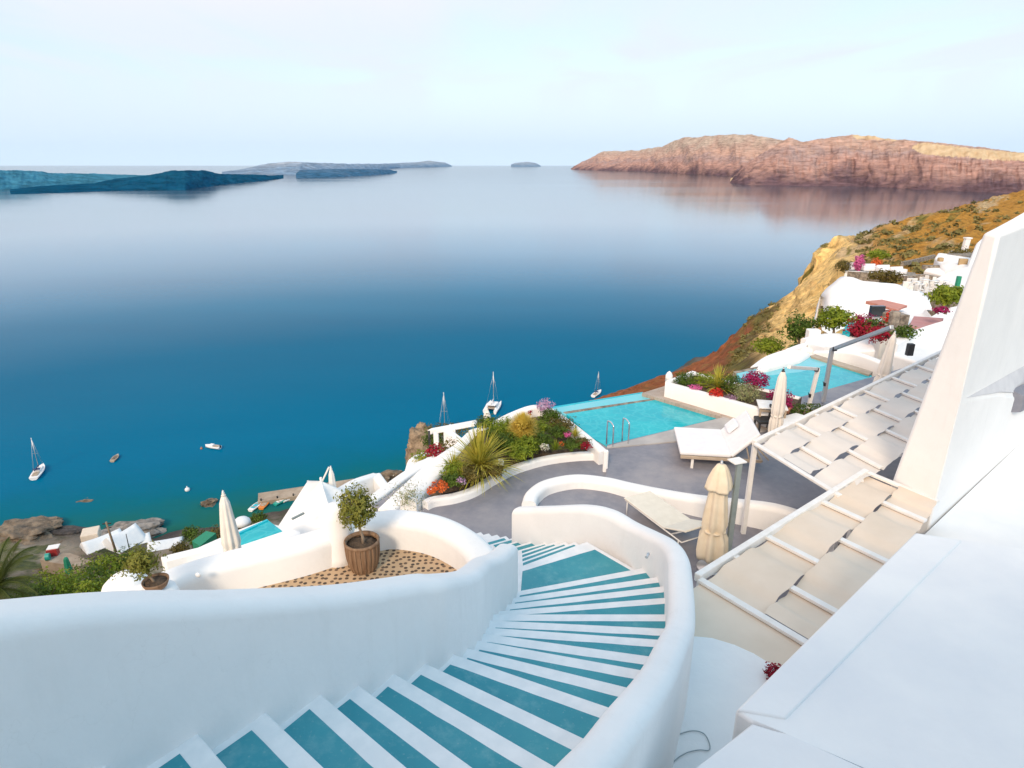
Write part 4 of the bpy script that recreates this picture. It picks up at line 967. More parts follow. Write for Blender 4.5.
bush('shrub', V(768, 352, 40), (.95, .8, .55), 1200, .2, 'leafbright', 'bright green shrub on the cliff edge behind the larger pool', 'shrub', None, 94)
bush('shrub', V(793, 355, 33), (.35, .3, .4), 300, .14, 'leaf', 'small dark green shrub on the irregular white rooftop', 'shrub', None, 95)
for a, r, m, n, lb in (((861, 329, 38), (.75, .5, .5), 'magenta', 900, 'deep magenta bougainvillea on the terrace below the white cliff wall'), ((857, 338, 35), (.7, .5, .6), 'crimson', 900, 'crimson bougainvillea hanging over the larger pool wall'),
        ((872, 334, 35), (.9, .5, .5), 'leaf', 900, 'green shrub in the middle of the bougainvillea'), ((879, 340, 33), (.75, .5, .45), 'crimson', 800, 'crimson flowers behind the sloping mast arm'), ((889, 325, 36), (.32, .3, .45), 'redflower', 350, 'bright red bougainvillea against the beige gate pillar'),
        ((904, 336, 31), (.6, .4, .3), 'leaf', 500, 'low green shrub at the foot of the gate pillar'), ((941, 312, 34.5), (.4, .3, .16), 'magenta', 220, 'magenta flowers under the flat topped tree')):
    bush('bougainvillea', V(*a), r, n, .13, m, lb, 'shrub', None, int(a[0]), .4, .8)
# upper restaurant terraces
rt = thing('restaurant_terrace', V(905, 290, 62), 'dark stone restaurant terrace crowded with small white chairs', 'terrace')
mb = MB(); mb.prism([tuple(V(*a)) for a in ((893, 289, 60), (908, 280, 70), (940, 280.5, 68), (958, 290, 60), (945, 299, 52), (918, 298, 54))], -16); mb.build('floor_slab', 'stone', rt)
wallpath('back_wall', 'stone', rt, [(906, 276, 72), (925, 274.5, 72), (950, 280, 69), (965, 289, 62)], .6, -16, .05)
ut = thing('upper_terrace', V(880, 275, 82), 'narrow upper sun terrace on a dark stone wall below the brown hillside', 'terrace')
mb = MB(); mb.prism([tuple(V(*a)) for a in ((845, 271, 84), (846, 267.5, 89), (915, 272.5, 84), (918, 277, 78))], -18); mb.build('floor_slab', 'stone', ut)
wallpath('parapet', 'white', ut, [(845, 270.5, 84), (870, 272, 83), (892, 274, 81), (918, 276.5, 78)], .3, -14.0, .05)
bush('shrub', V(884, 280, 78), (2.3, .8, .7), 700, .35, 'scrub', 'dry green bank beneath the upper sun terrace', 'shrub', None, 96)
bush('shrub', V(843, 270, 84), (1.0, .8, .7), 500, .3, 'scrub', 'dry shrub at the cliff end of the upper sun terrace', 'shrub', None, 97)
bush('shrub', V(878, 259, 100), (1.5, 1.2, .8), 800, .35, 'leafbright', 'bright green bush on the hillside above the sun terrace', 'shrub', None, 98)
bush('bougainvillea', V(858, 269.5, 84.5), (.7, .5, 1.0), 600, .25, 'pink', 'bright pink bougainvillea on the upper sun terrace', 'shrub', None, 99, .3, .8)
bush('flower_bush', V(876, 267, 86), (.6, .5, .7), 400, .22, 'orangeflower', 'rusty orange shrub between the sunbeds of the upper terrace', 'flowers', None, 100, .3, .7)
lg = None
for i, (px, py, Y) in enumerate(((869, 270.5, 84), (884, 272, 83), (898, 273.2, 81.5), (852, 269, 85))):
    p = V(px, py, Y); p.z = V(px, 271.5, 84).z
    lb = ['white cushioned sofa nearest the rusty shrub on the upper terrace', 'white cushioned sofa in the middle of the upper terrace', 'white cushioned sofa at the house end of the upper terrace', 'white cushioned sofa left of the pink bougainvillea'][i]
    if lg is None:
        lg = thing('terrace_sofa', (0, 0, 0), lb, 'sofa', 'white sofas on the upper terrace')
        mb = MB(); mb.box((0, 0, .3), (1.8, .9, .35), None, .06); mb.build('seat', 'mattress', lg)
        mb = MB(); mb.box((0, .4, .65), (1.8, .22, .6), None, .06); mb.build('backrest', 'mattress', lg)
        for x in (-.85, .85): mb = MB(); mb.box((x, 0, .45), (.18, .9, .5), None, .05); mb.build('armrest', 'mattress', lg)
        lg.location = p
    else: dup(lg, p, R(6 * i), lb)
chs = None; rnd = random.Random(12)
GR = 'small white chairs on the restaurant terrace'
for i in range(44):
    px, py = rnd.uniform(903, 950), rnd.uniform(283.5, 296.5)
    if py < 283 + abs(px - 928) * .18: continue
    Y = lerp(68, 54, (py - 281) / 17); p = V(px, py, Y)
    if chs is None:
        chs = thing('restaurant_chair', (0, 0, 0), 'small white chair among many on the stone restaurant terrace', 'chair', GR)
        mb = MB(); mb.box((0, 0, .45), (.45, .45, .06)); mb.build('seat', 'paint', chs)
        mb = MB(); mb.box((0, .22, .75), (.45, .05, .55)); mb.build('backrest', 'paint', chs)
        for x in (-.2, .2):
            for y in (-.2, .2): mb = MB(); mb.beam((x, y, 0), (x, y, .44), .04, .04); mb.build('leg', 'paint', chs)
        chs.location = p
    else: dup(chs, p, rnd.uniform(0, 6.28), None, rnd.uniform(.75, .9))
tables = None
for i in range(9):
    px, py = rnd.uniform(905, 947), rnd.uniform(285, 295); Y = lerp(68, 54, (py - 281) / 17); p = V(px, py, Y)
    if tables is None:
        tables = thing('restaurant_table', (0, 0, 0), 'small white table set among the chairs of the restaurant terrace', 'table', 'small white tables on the restaurant terrace')
        mb = MB(); mb.lathe((0, 0, .70), [(.42, 0), (.43, .04), (.01, .045)], 16); mb.build('tabletop', 'paint', tables)
        mb = MB(); mb.lathe((0, 0, 0), [(.25, 0), (.04, .05), (.04, .7)], 10); mb.build('leg', 'paint', tables)
        tables.location = p
    else: dup(tables, p)
# upper white houses
t = thing('white_house', V(950, 275, 84), 'white house with a small square window under the brown hillside', 'house')
mb = MB(); mb.prism([tuple(V(*a)) for a in ((935, 257, 88), (938, 252.5, 92), (974, 256.5, 88), (971, 267, 76), (945, 271, 80))], -16, .25); mb.build('walls', 'white', t)
mb = MB(); mb.prism([tuple(V(*a)) for a in ((924, 270.5, 82), (929, 265, 86), (946, 268.5, 83), (945, 275, 78))], -16, .2); mb.build('porch', 'white', t)
f = V(963, 262, 79.5); mb = MB(); mb.box(f, (.9, .5, .8), Matrix.Rotation(R(-20), 3, 'Z')); wn = mb.build('window', 'tan', t)
f = V(940.5, 259.5, 83.5); mb = MB(); mb.box(f, (.55, .6, .5), None, .1); mb.build('window', 'tan', t)
mb = MB(); mb.box(V(935, 267.3, 84), (3.0, .8, .5)); mb.build('pergola_shade', 'stone', t)
t2 = thing('roof_garden', V(960, 253, 90), 'cluttered roof garden with dry plants on the white house', 'garden')
mb = MB(); mb.prism([tuple(V(*a)) for a in ((947, 254, 90), (951, 250.5, 94), (977, 252, 91), (974, 257, 86))], -13.6); mb.build('floor_slab', 'stone', t2)
mb = MB(); mb.leaves(V(961, 251.5, 91), (2.6, 1.0, .55), 400, .3, .3, .5, seed=7); mb.build('foliage', 'scrub', t2)
c = V(964.5, 250, 94); mb = MB(); mb.box(c + Vector((0, 0, .3)), (.7, .6, 2.6), Matrix.Rotation(R(4), 3, 'Y'), .08); mb.box(c + Vector((.1, 0, 1.7)), (.9, .75, .18)); tag(mb.build('chimney', 'white'), 'slim white chimney rising from the roof garden', 'chimney')
t = thing('white_house', V(985, 270, 70), 'white house gable climbing behind the tall wall at the right edge', 'house')
mb = MB(); mb.prism([tuple(V(*a)) for a in ((966, 268, 74), (976, 243, 82), (987, 233, 84), (1030, 231, 82), (1000, 270, 66))], -14, .3); mb.build('walls', 'white', t)
t = thing('white_house', V(960, 285, 62), 'low white house with an angular roof between restaurant and tall wall', 'house')
mb = MB(); mb.prism([tuple(V(*a)) for a in ((934, 279, 70), (948, 272, 74), (976, 264, 72), (984, 285, 58), (958, 287.5, 60))], -15, .2); mb.build('walls', 'white', t)
mb = MB(); mb.prism([tuple(V(*a)) for a in ((950, 289.5, 57), (958, 286.5, 60), (985, 286, 58), (982, 295, 52))], -15, .1); mb.build('parapet', 'white', t)
mb = MB(); mb.box(V(957.5, 284.5, 58), (.3, .3, 1.5)); mb.build('drainpipe', 'green', t)
# foot path on the hill
mb = MB(); pth = catmull([V(902, 264.5, 96), V(918, 261, 103), V(934, 257, 108)], 8)
for a, b in zip(pth, pth[1:]): mb.beam(a + Vector((0, 0, .1)), b + Vector((0, 0, .1)), .4, .6)
tag(mb.build('boundary_wall', 'stone'), 'thin pale stone boundary wall climbing the brown hillside to the house', 'wall')
# ================================================================ sea, shore, cliff, islands
mb = MB(); X = [-44000, -26000, -12000, -3000, -800, -200, 0, 200, 800, 3000, 12000, 26000, 44000]; Yg = [-3000, -300, 0, 100, 150, 200, 300, 500, 900, 2000, 6000, 20000, 44000]
gv = [[mb.b.verts.new((x, y, SEA)) for x in X] for y in Yg]
for a in range(len(Yg) - 1):
    for b in range(len(X) - 1): mb.face([gv[a][b], gv[a][b + 1], gv[a + 1][b + 1], gv[a + 1][b]])
mb.build('sea', 'sea', origin=(0, 0, SEA), kind='structure')

SH = [(-2.2, 146), (-.94, 157), (-.744, 159), (-.636, 158), (-.506, 165), (-.331, 178), (-.193, 195), (0, 233), (.149, 266), (.25, 300), (.299, 335)]
G_ = [(0, 1.26), (.56, 1.26), (.68, 1.23), (.79, 1.154), (.91, 1.06), (1, 1.0), (1.3, .82)]
def ground(x, y):
    u = x / max(y, 4); ys = pw(SH, u) + 4 * N.noise(Vector((u * 8, 0, 7))) + 2 * N.noise(Vector((u * 35, 0, 3))); r1 = 100 / ys; t = max(y, .1) / ys
    z = -r1 * pw(G_, t) * max(y, .1)
    z = min(z, -14 - .05 * max(y, 0))
    if y > 15: z += (2.2 * N.noise(Vector((x * .06, y * .06, 1))) + .8 * N.noise(Vector((x * .25, y * .25, 5))) + .3 * N.noise(Vector((x * .9, y * .9, 8)))) * min(1, (y - 15) / 40) * (1 if z > -95 else .2)
    return z
mb = MB(); nx, ny = 210, 150
SHX = [(u * d, d) for u, d in SH]
xs = [-330 + 450 * i / nx for i in range(nx + 1)]
gv = []
for j in range(ny + 1):
    t = j / ny; row = []
    for x in xs:
        y = -40 + (pw(SHX, x) + 25 + 40) * t; row.append(mb.b.verts.new((x, y, ground(x, y))))
    gv.append(row)
for j in range(ny):
    for i in range(nx): mb.face([gv[j][i], gv[j][i + 1], gv[j + 1][i + 1], gv[j + 1][i]], True)
q = NT('scrubby_slope'); g = q.n('ShaderNodeNewGeometry').outputs['Position']
c = q.ramp(q.noise(g, .05, 6), [(.35, (.15, .12, .09)), (.5, (.24, .20, .15)), (.68, (.34, .29, .22))])
c = q.mix(q.ramp(q.noise(g, .09, 5), [(.48, 0.), (.56, 1.)]), c, q.ramp(q.noise(g, .6, 4), [(.35, (.035, .05, .012)), (.65, (.10, .11, .03))]))
c = q.mix(q.ramp(q.noise(g, .35, 4), [(.62, 0.), (.68, .8)]), c, (.16, .09, .035))
sx = q.n('ShaderNodeSeparateXYZ'); q.l(g, sx.inputs[0]); mr = q.n('ShaderNodeMapRange'); q.l(sx.outputs['Z'], mr.inputs[0]); mr.inputs[1].default_value = -100.2; mr.inputs[2].default_value = -97.2
c = q.mix(mr.outputs[0], (.045, .035, .032), c)
q.l(c, q.b.inputs['Base Color']); q.b.inputs['Roughness'].default_value = .95; q.bump(q.noise(g, .8, 6), .9, .5)
mb.build('hillside', q.m, origin=(0, 0, 0), kind='structure')

# cliff promontory: columns of (px, py, distance) from the skyline down to the near ground
CC = [[(1080, 172, 430), (1080, 205, 300), (1070, 250, 150), (1060, 300, 100), (1060, 340, 70)],
      [(1006, 198.5, 400), (1003, 218, 270), (1000, 240, 165), (1000, 275, 100), (1000, 330, 60)],
      [(972, 207.5, 370), (968, 224, 260), (962, 243, 160), (962, 270, 96), (965, 330, 55)],
      [(940, 216, 340), (934, 232, 245), (928, 250, 155), (925, 272, 92), (930, 330, 52)],
      [(905, 222.5, 315), (902, 238, 235), (898, 255, 150), (900, 274, 88), (905, 335, 48)],
      [(880, 230, 300), (878, 243, 230), (876, 258, 150), (878, 276, 90), (880, 335, 48)],
      [(862, 240, 285), (862, 250, 225), (860, 262, 150), (862, 278, 92), (862, 338, 46)],
      [(846, 244, 272), (846, 256, 215), (845, 268, 140), (846, 284, 95), (846, 340, 46)],
      [(833, 246, 262), (832, 262, 232), (829, 288, 165), (829, 306, 100), (830, 342, 46)],
      [(819, 252, 256), (818, 276, 240), (813, 305, 180), (810, 324, 105), (810, 350, 44)],
      [(809, 276, 254), (804, 298, 232), (797, 318, 170), (790, 336, 100), (790, 356, 42)],
      [(789, 296, 256), (779, 315, 222), (770, 332, 160), (764, 347, 95), (764, 366, 40)],
      [(764, 312, 258), (757, 328, 218), (750, 344, 150), (746, 358, 92), (748, 374, 40)],
      [(743, 326, 260), (738, 341, 212), (732, 354, 145), (728, 367, 90), (730, 384, 40)],
      [(724, 345, 278), (718, 356, 225), (712, 366, 150), (708, 377, 92), (710, 396, 40)],
      [(701, 362.0, 332), (695, 370, 250), (688, 378, 160), (684, 388, 95), (686, 404, 40)],
      [(650, 379.5, 298), (648, 387, 235), (644, 393, 160), (642, 402, 95), (644, 418, 42)],
      [(601, 398.5, 268), (600, 405, 215), (598, 412, 150), (596, 420, 95), (598, 440, 42)],
      [(560, 412, 255), (558, 420, 200), (556, 428, 140), (554, 436, 90), (556, 455, 45)]]
rowsV = [[V(*c[r]) for c in CC] for r in range(5)]
back = [p + Vector((-6, 24, -12 - max(0, (p.z + 100) * .5))) for p in rowsV[0]]; back2 = [Vector((p.x - 14, p.y + 60, -104)) for p in rowsV[0]]
rowsV = [back2, back] + rowsV
NC = 16
fine = [catmull(r, NC) for r in rowsV]; nC = len(fine[0]); cols = [catmull([fine[r][i] for r in range(len(fine))], 20) for i in range(nC)]
mb = MB(); cl = mb.b.verts.layers.float_color.new('ground'); grid = []
def mixc(a, b, t): t = max(0, min(1, t)); return tuple(lerp(x, y, t) for x, y in zip(a, b))
GOLD, GRASS, OLIVE, RED, DARK, PALE = (.84, .57, .22), (.43, .215, .04), (.17, .145, .035), (.30, .10, .04), (.11, .06, .035), (.50, .36, .20)
KEY = [(0, GRASS), (4, GRASS), (5.6, mixc(GRASS, PALE, .3)), (6.6, mixc(GOLD, PALE, .4)), (7.2, GOLD), (10.5, GOLD), (11.2, mixc(GOLD, DARK, .6)), (11.8, mixc(DARK, OLIVE, .4)), (12.6, OLIVE), (13.3, mixc(RED, DARK, .4)), (14, RED), (18, RED)]
def keyc(k):
    for (a, c1), (b, c2) in zip(KEY, KEY[1:]):
        if k <= b: return mixc(c1, c2, (k - a) / (b - a))
    return KEY[-1][1]
for i, colm in enumerate(cols):
    k = i / NC; row = []
    for j, p in enumerate(colm):
        rr = j / 20 - 2
        amp = (1.1 if rr < 2.6 else .5) * min(1, p.y / 150 + .1); fade = max(0, min(1, (p.z + 101) / 6))
        d = Vector((N.noise(p * .06), N.noise(p * .06 + Vector((9, 0, 0))), N.noise(p * .05 + Vector((0, 9, 0))) * .8)) * 2.8 * amp
        rdg = 1 - 2 * abs(N.noise(Vector((p.x * .09, p.y * .05, p.z * .12 + 4))))
        ck = max(0, 1 - abs(k - 9.3) / 3.2)
        d += Vector((-.8, -.5, .2)) * rdg * 3.2 * amp * ck
        d += Vector((N.noise(p * .25), N.noise(p * .25 + Vector((5, 5, 0))), N.noise(p * .25 + Vector((0, 5, 5))))) * 1.0 * amp
        d.y *= .7
        if 0 <= rr < .15: d *= .55
        v = mb.b.verts.new(p + d * (fade if rr >= -1 else 0)); row.append(v)
        n1 = N.noise(Vector((p.x * .05, p.y * .05, p.z * .09))); n2 = N.noise(Vector((p.x * .2, p.y * .13, p.z * .25 + 20)))
        kk = k + n1 * 1.0 + n2 * .5
        col = keyc(max(0, kk))
        if k < 8.2 and rr > 0:                      # pale outcrops among the dry grass
            o = N.noise(Vector((k * .9 + 3, rr * 1.6, 2.))) + .5 * n2 + (.25 if 4.5 < k < 7.6 and rr < .9 else -.12)
            col = mixc(col, PALE, (o - .18) * 5)
        if 2 < k < 12: col = mixc(col, OLIVE, (N.noise(Vector((k * 1.7, rr * 3.2, 40))) + n2 * .6 - .22) * 5 * (1 if k < 7.2 or rr < .4 else .12))
        if 8.3 < kk < 11 and rr > .2: col = mixc(col, (.74, .50, .22), (n2 + .1) * 1.4)
        if 13 < k: col = mixc(col, OLIVE, (n2 - .22) * 3 * (.6 if rr > .9 else .2))
        v[cl] = (*col, 1)
    grid.append(row)
for a, b in zip(grid, grid[1:]):
    for j in range(len(a) - 1): mb.face([a[j], b[j], b[j + 1], a[j + 1]], True)
q = NT('cliff_ground'); at_ = q.n('ShaderNodeVertexColor', layer_name='ground'); g = q.n('ShaderNodeNewGeometry').outputs['Position']
c = q.mix(1., at_.outputs['Color'], q.ramp(q.noise(g, .35, 8, .68), [(.28, .42), (.5, 1.), (.75, 1.55)]), 'MULTIPLY')
c = q.mix(q.ramp(q.noise(g, .5, 5, .7), [(.57, 0.), (.63, .5)]), c, (.12, .10, .03))
q.l(c, q.b.inputs['Base Color']); q.b.inputs['Roughness'].default_value = .95; q.b.inputs['Specular IOR Level'].default_value = .1
q.bump(q.noise(g, .55, 8, .65), 1., 1.2)
mb.build('cliff', q.m, origin=(0, 0, 0), kind='structure')
rnd = random.Random(77); tags_ = 0
bm_ = MB()
for i in range(420):                         # wild scrub dotted over the far slope: ground cover
    a = rnd.randrange(4, nC - 5); j = rnd.randrange(40, 108); v = grid[a][j].co if False else None
cliff_me = bpy.data.objects['cliff'].data; nR = len(cols[0])
for i in range(620):
    a = int(rnd.uniform(5, nC - 80)); j = int(rnd.uniform(41, 105)); p = cliff_me.vertices[a * nR + j].co; k = a / NC
    if 6.3 < k < 11 and (j > 44 or rnd.random() < .7): continue
    r_ = rnd.uniform(.35, 1.1) * (.7 + p.y / 300); bm_.leaves(p + Vector((0, 0, r_ * .25)), (r_, r_, r_ * .6), 26, r_ * .8, .3, .3, seed=i, aspect=.7)
o = bm_.build('wild_scrub', mat('scrub_cover', (.10, .095, .028), (.22, .19, .06), .15, .9), origin=(0, 0, 0)); tag(o, 'olive brown wild scrub scattered over the cliff slopes', 'scrub', None, 'stuff')

# ---------------------------------------------------------------- far land
def land(name, m, base, top, seed, rough=1., back=1.6, nn_=9, levels=16, prof=1.2, pale=None):
    """base: (px, py of the waterline); top: (px, py of the skyline); stands at the distance its waterline gives"""
    mb = MB(); x0, x1 = max(base[0][0], top[0][0]), min(base[-1][0], top[-1][0]); n = int((x1 - x0) * 1.3); g = []
    pl_ = mb.b.verts.layers.float_color.new('pale')
    for i in range(n + 1):
        px = lerp(x0, x1, i / n); b = U(px, pw(base, px), SEA); py = pw(top, px)
        py += rough * (1.3 * N.noise(Vector((px * .09, seed, 0))) + .7 * N.noise(Vector((px * .3, seed, 2)))) * min(1, (pw(base, px) - py) / 8)
        Yb = b.y; dep = Yb * .16 * min(1, abs(pw(base, px) - py) / 14 + .15)
        t = V(px, py, Yb + dep); row = []
        for k in range(levels + 1):
            u = k / levels; p = b.lerp(t, u); p.z = lerp(SEA, t.z, u ** (1 / prof)) if prof != 1 else p.z
            gul = N.noise(Vector((px * .045 + u * .5, u * 1.1, seed + 5))) + .45 * N.noise(Vector((px * .13 - u * .6, u * 2.2, seed + 8))) + .22 * N.noise(Vector((px * .35, u * 6, seed + 2)))
            p += Vector((p.x, p.y, 0)).normalized() * gul * Yb * .034 * math.sin(math.pi * min(u * 1.15, 1)) * rough
            if 0 < u < 1: p.z += (t.z - SEA) * .05 * N.noise(Vector((px * .2, u * 7, seed)))
            v_ = mb.b.verts.new(p); row.append(v_)
            f_ = 0.
            if pale:
                dpt = p.y * CP - p.z * SP; yy = 384 - F * (p.y * SP + p.z * CP) / dpt
                for lo_, up_ in pale:
                    if lo_[0][0] <= px <= lo_[-1][0]:
                        wob = 1.2 * N.noise(Vector((px * .2, 3, 1))) + .8 * N.noise(Vector((px * .7, 5, 1)))
                        if pw(up_, px) - 1 <= yy <= pw(lo_, px) + wob: f_ = 1.
            v_[pl_] = (f_, f_, f_, 1)
        for e, (dy, zf) in enumerate(((.05, .9), (.12, .4), (.2, -.02))):
            s = 1 + dy * back; row.append(mb.b.verts.new((t.x * s, t.y * s, lerp(SEA, t.z, zf))))
        g.append(row)
    for a, b in zip(g, g[1:]):
        for j in range(len(a) - 1): mb.face([a[j], b[j], b[j + 1], a[j + 1]], True)
    return mb.build(name, m, origin=(0, 0, 0), kind='structure')
def rockmat(name, stops, scale, cream=False, strata=1.):
    q = NT(name); g = q.n('ShaderNodeNewGeometry').outputs['Position']; sx = q.n('ShaderNodeSeparateXYZ'); q.l(g, sx.inputs[0])
    nz = q.noise(g, scale, 7, .6)
    h = q.n('ShaderNodeMapRange'); q.l(sx.outputs['Z'], h.inputs[0]); h.inputs[1].default_value = -100.; h.inputs[2].default_value = 220.
    ad = q.n('ShaderNodeMath', operation='MULTIPLY_ADD'); q.l(nz, ad.inputs[0]); ad.inputs[1].default_value = .9; 
    sb = q.n('ShaderNodeMath', operation='SUBTRACT'); q.l(h.outputs[0], sb.inputs[0]); sb.inputs[1].default_value = .45; q.l(sb.outputs[0], ad.inputs[2])
    c = q.ramp(ad.outputs[0], stops)
    c = q.mix(1., c, q.ramp(q.noise(q.mapping(g, (1, 1, 7)), scale * 3, 8, .72), [(.32, .5), (.5, 1.), (.68, 1.45)]), 'MULTIPLY')
    if cream:
        vc = q.n('ShaderNodeVertexColor', layer_name='pale')
        c = q.mix(vc.outputs['Color'], c, q.ramp(q.noise(g, .02, 6), [(.3, (.50, .36, .21)), (.7, (.66, .51, .33))]))
    q.l(c, q.b.inputs['Base Color']); q.b.inputs['Roughness'].default_value = 1; q.b.inputs['Specular IOR Level'].default_value = 0
    q.bump(q.noise(g, scale * 5, 6), 1., 12); return q
HB = [(570, 169.5), (600, 170.5), (640, 171.5), (680, 173.5), (722, 175.5), (760, 177), (830, 179)]
HT = [(571, 169), (574, 166), (587, 160), (604, 150.5), (622, 151.5), (637, 150), (662, 146.5), (684, 137), (700, 137), (720, 135), (734, 134), (762, 136), (790, 142), (830, 165)]
stp = [(.0, (.12, .075, .085)), (.3, (.40, .24, .195)), (.48, (.33, .235, .215)), (.62, (.46, .30, .235)), (.8, (.41, .29, .235)), (1, (.44, .35, .28))]
land('headland', rockmat('headland_rock_far', stp, .0035).m, HB, HT, 3, 1.0)
HB2 = [(730, 183), (745, 184.5), (790, 185.5), (830, 186), (862, 186.5), (900, 188.5), (937, 190.5), (980, 192), (1020, 193.5), (1120, 197)]
HT2 = [(730, 182.5), (735, 175), (745, 166), (755, 158), (768, 150), (778, 143), (789, 137.5), (802, 142), (820, 139), (837, 136.5), (857, 134.5), (892, 139), (937, 142.5), (980, 147), (1012, 151.5), (1060, 156), (1120, 158)]
land('headland', rockmat('headland_rock_near', stp, .005, True).m, HB2, HT2, 11, 1.0, levels=34, pale=[([(853, 138), (862, 139), (880, 139.5), (897, 141)], [(853, 130), (897, 136)]), ([(912, 149), (922, 154), (940, 156), (965, 157), (990, 160), (1020, 160.5), (1100, 163)], [(912, 147), (922, 143.5), (940, 145.5), (965, 148.5), (990, 151), (1020, 153.5), (1100, 158)])])
blue = [(.0, (.004, .06, .12)), (.35, (.008, .08, .14)), (.55, (.03, .09, .13)), (.8, (.015, .10, .16)), (1, (.07, .13, .16))]  # blue of the distant air put into the rock colour
land('island', rockmat('hazed_lava_island', blue, .004).m, [(-80, 199), (8, 194.5), (60, 193), (110, 191), (150, 190), (185, 189.5), (230, 184), (262, 181), (284, 178.5)], [(-80, 196), (8, 193.8), (40, 188.5), (95, 184), (115, 179), (150, 175), (165, 171.5), (185, 170), (205, 170.5), (222, 174), (262, 175), (284, 178.2)], 21, .7)
land('island', rockmat('wide_hazed_island', [(0, (.04, .17, .25)), (.5, (.06, .20, .28)), (1, (.12, .23, .28))], .003).m, [(-140, 194), (0, 190), (60, 186), (120, 183), (170, 181), (200, 180)], [(-140, 168), (0, 170), (42, 171), (48, 173), (90, 173.5), (130, 175), (160, 176), (200, 179)], 25, .5)  # air haze tinted into this island's colour
brn_haze = [(0, (.16, .24, .34)), (.4, (.28, .33, .40)), (.7, (.42, .43, .44)), (1, (.52, .50, .46))]  # distance haze mixed in, paler and bluer than the bare brown rock
land('island', rockmat('far_hazed_island', brn_haze, .002).m, [(222, 175), (260, 174.5), (300, 174.5), (340, 172), (400, 168), (452, 166.6)], [(222, 172), (240, 169.5), (265, 164), (290, 161.5), (310, 162.5), (340, 163.5), (380, 163.8), (410, 162.5), (430, 160.8), (445, 162.5), (452, 165.8)], 31, .5)
land('island', rockmat('low_hazed_island', [(0, (.04, .12, .21)), (.5, (.12, .18, .25)), (1, (.20, .22, .26))], .004).m, [(296, 178.5), (330, 177.5), (370, 175.5), (397, 173.2)], [(296, 174), (300, 170), (330, 169), (360, 169), (390, 169.5), (397, 172.8)], 35, .4)  # bluish haze carried by the base colour
land('island', rockmat('tiny_far_islet', brn_haze, .002).m, [(511, 166.9), (541, 166.6)], [(511, 164.5), (515, 162.8), (528, 161.8), (536, 163), (541, 166)], 41, .3)

# ---------------------------------------------------------------- boats
def hull(m, L, B, H, z=0, n=14, stern=.8):
    secs = []
    for i in range(n + 1):
        t = i / n; x = L * (t - .5); w = B / 2 * (stern + (1 - stern) * math.sin(min(t / .45, 1) * math.pi / 2)) * (1 if t < .45 else max(0, 1 - ((t - .45) / .55) ** 2.2)) + .01
        sh = H * (1 + .25 * t * t); secs.append([m.b.verts.new((x, y * w, zz + z)) for y, zz in ((-1, sh), (-.85, sh * .35), (-.3, -.15), (.3, -.15), (.85, sh * .35), (1, sh))])
    for a, b in zip(secs, secs[1:]):
        for k in range(5): m.face([a[k], b[k], b[k + 1], a[k + 1]], True)
        m.face([a[0], a[5], b[5], b[0]])
    m.face(secs[0]); m.face(secs[-1][::-1])
def sailboat(label, L=13, mastH=15, cover='navy'):
    t = thing('sailboat', (0, 0, 0), label, 'sailboat', None)
    mb = MB(); hull(mb, L, L * .29, 1.2); mb.build('hull', 'hull', t)
    mb = MB(); mb.box((L * .06, 0, 1.55), (L * .36, L * .15, .5), None, .2); mb.build('cabin', 'hull', t)
    mb = MB(); mb.box((-L * .27, 0, 1.37), (L * .24, L * .16, .12)); mb.build('cockpit', 'wood', t)
    mb = MB(); mb.box((-L * .12, 0, 2.6), (L * .12, L * .2, .12), None, .05); mb.build('spray_hood', cover, t)
    mb = MB(); mb.tube([(L * .08, 0, 1.2), (L * .08, 0, mastH)], .16, 8); mb.build('mast', 'alu', t)
    mb = MB(); mb.tube([(L * .08, 0, 3.0), (-L * .3, 0, 2.9)], .24, 8); mb.build('boom', cover, t)
    mb = MB()
    for e in ((L * .49, 0, 1.5), (-L * .49, 0, 1.4), (L * .05, L * .14, 1.2), (L * .05, -L * .14, 1.2)): mb.tube([(L * .08, 0, mastH - .2), e], .035, 4)
    mb.beam((L * .08, -1.2, mastH * .55), (L * .08, 1.2, mastH * .55), .08, .08)
    mb.build('rigging', 'alu', t); return t
s = sailboat('white sailboat with bare mast lying alone at anchor on the left'); a, b = U(32, 483, SEA), U(46, 464, SEA); d = b - a
s.location = (a + b) / 2; s.rotation_euler.z = math.atan2(d.y, d.x); s.scale = (.85,) * 3
s2 = dup(s, U(444, 435, SEA), R(75), 'sailboat hidden behind the balcony boulder, only its tall mast showing', 1.15)
s3 = dup(s, U(597, 394.5, SEA), R(60), 'distant sailboat with its white hull against the red cliff foot', .72)
ct = thing('catamaran', (0, 0, 0), 'white catamaran with a tall mast anchored beyond the planter', 'catamaran')
for y in (-2.3, 2.3):
    mb = MB(); hull(mb, 12, 1.6, 1.5); bmesh.ops.translate(mb.b, verts=mb.b.verts, vec=(0, y, 0)); mb.build('hull', 'hull', ct)
mb = MB(); mb.box((-.5, 0, 1.6), (6.5, 5.0, .5), None, .15); mb.build('deck', 'hull', ct)
mb = MB(); mb.box((.2, 0, 2.3), (4.2, 4.2, 1.0), None, .35); cbn = mb.build('cabin', 'hull', ct)
mb = MB(); mb.box((-1.95, 0, 2.35), (.08, 3.4, .5)); mb.box((2.3, 0, 2.35), (.12, 3.2, .45)); mb.build('window', 'glass', cbn)
mb = MB(); mb.box((-3.3, 0, 3.3), (2.6, 4.2, .12), None, .04); mb.build('awning', 'hull', ct)
mb = MB(); mb.box((-3.3, 0, 1.95), (1.8, 3.0, .3)); mb.build('cockpit_seat', 'wood', ct)
mb = MB(); mb.tube([(1.2, 0, 2), (1.2, 0, 16.5)], .17, 8); mb.build('mast', 'alu', ct)
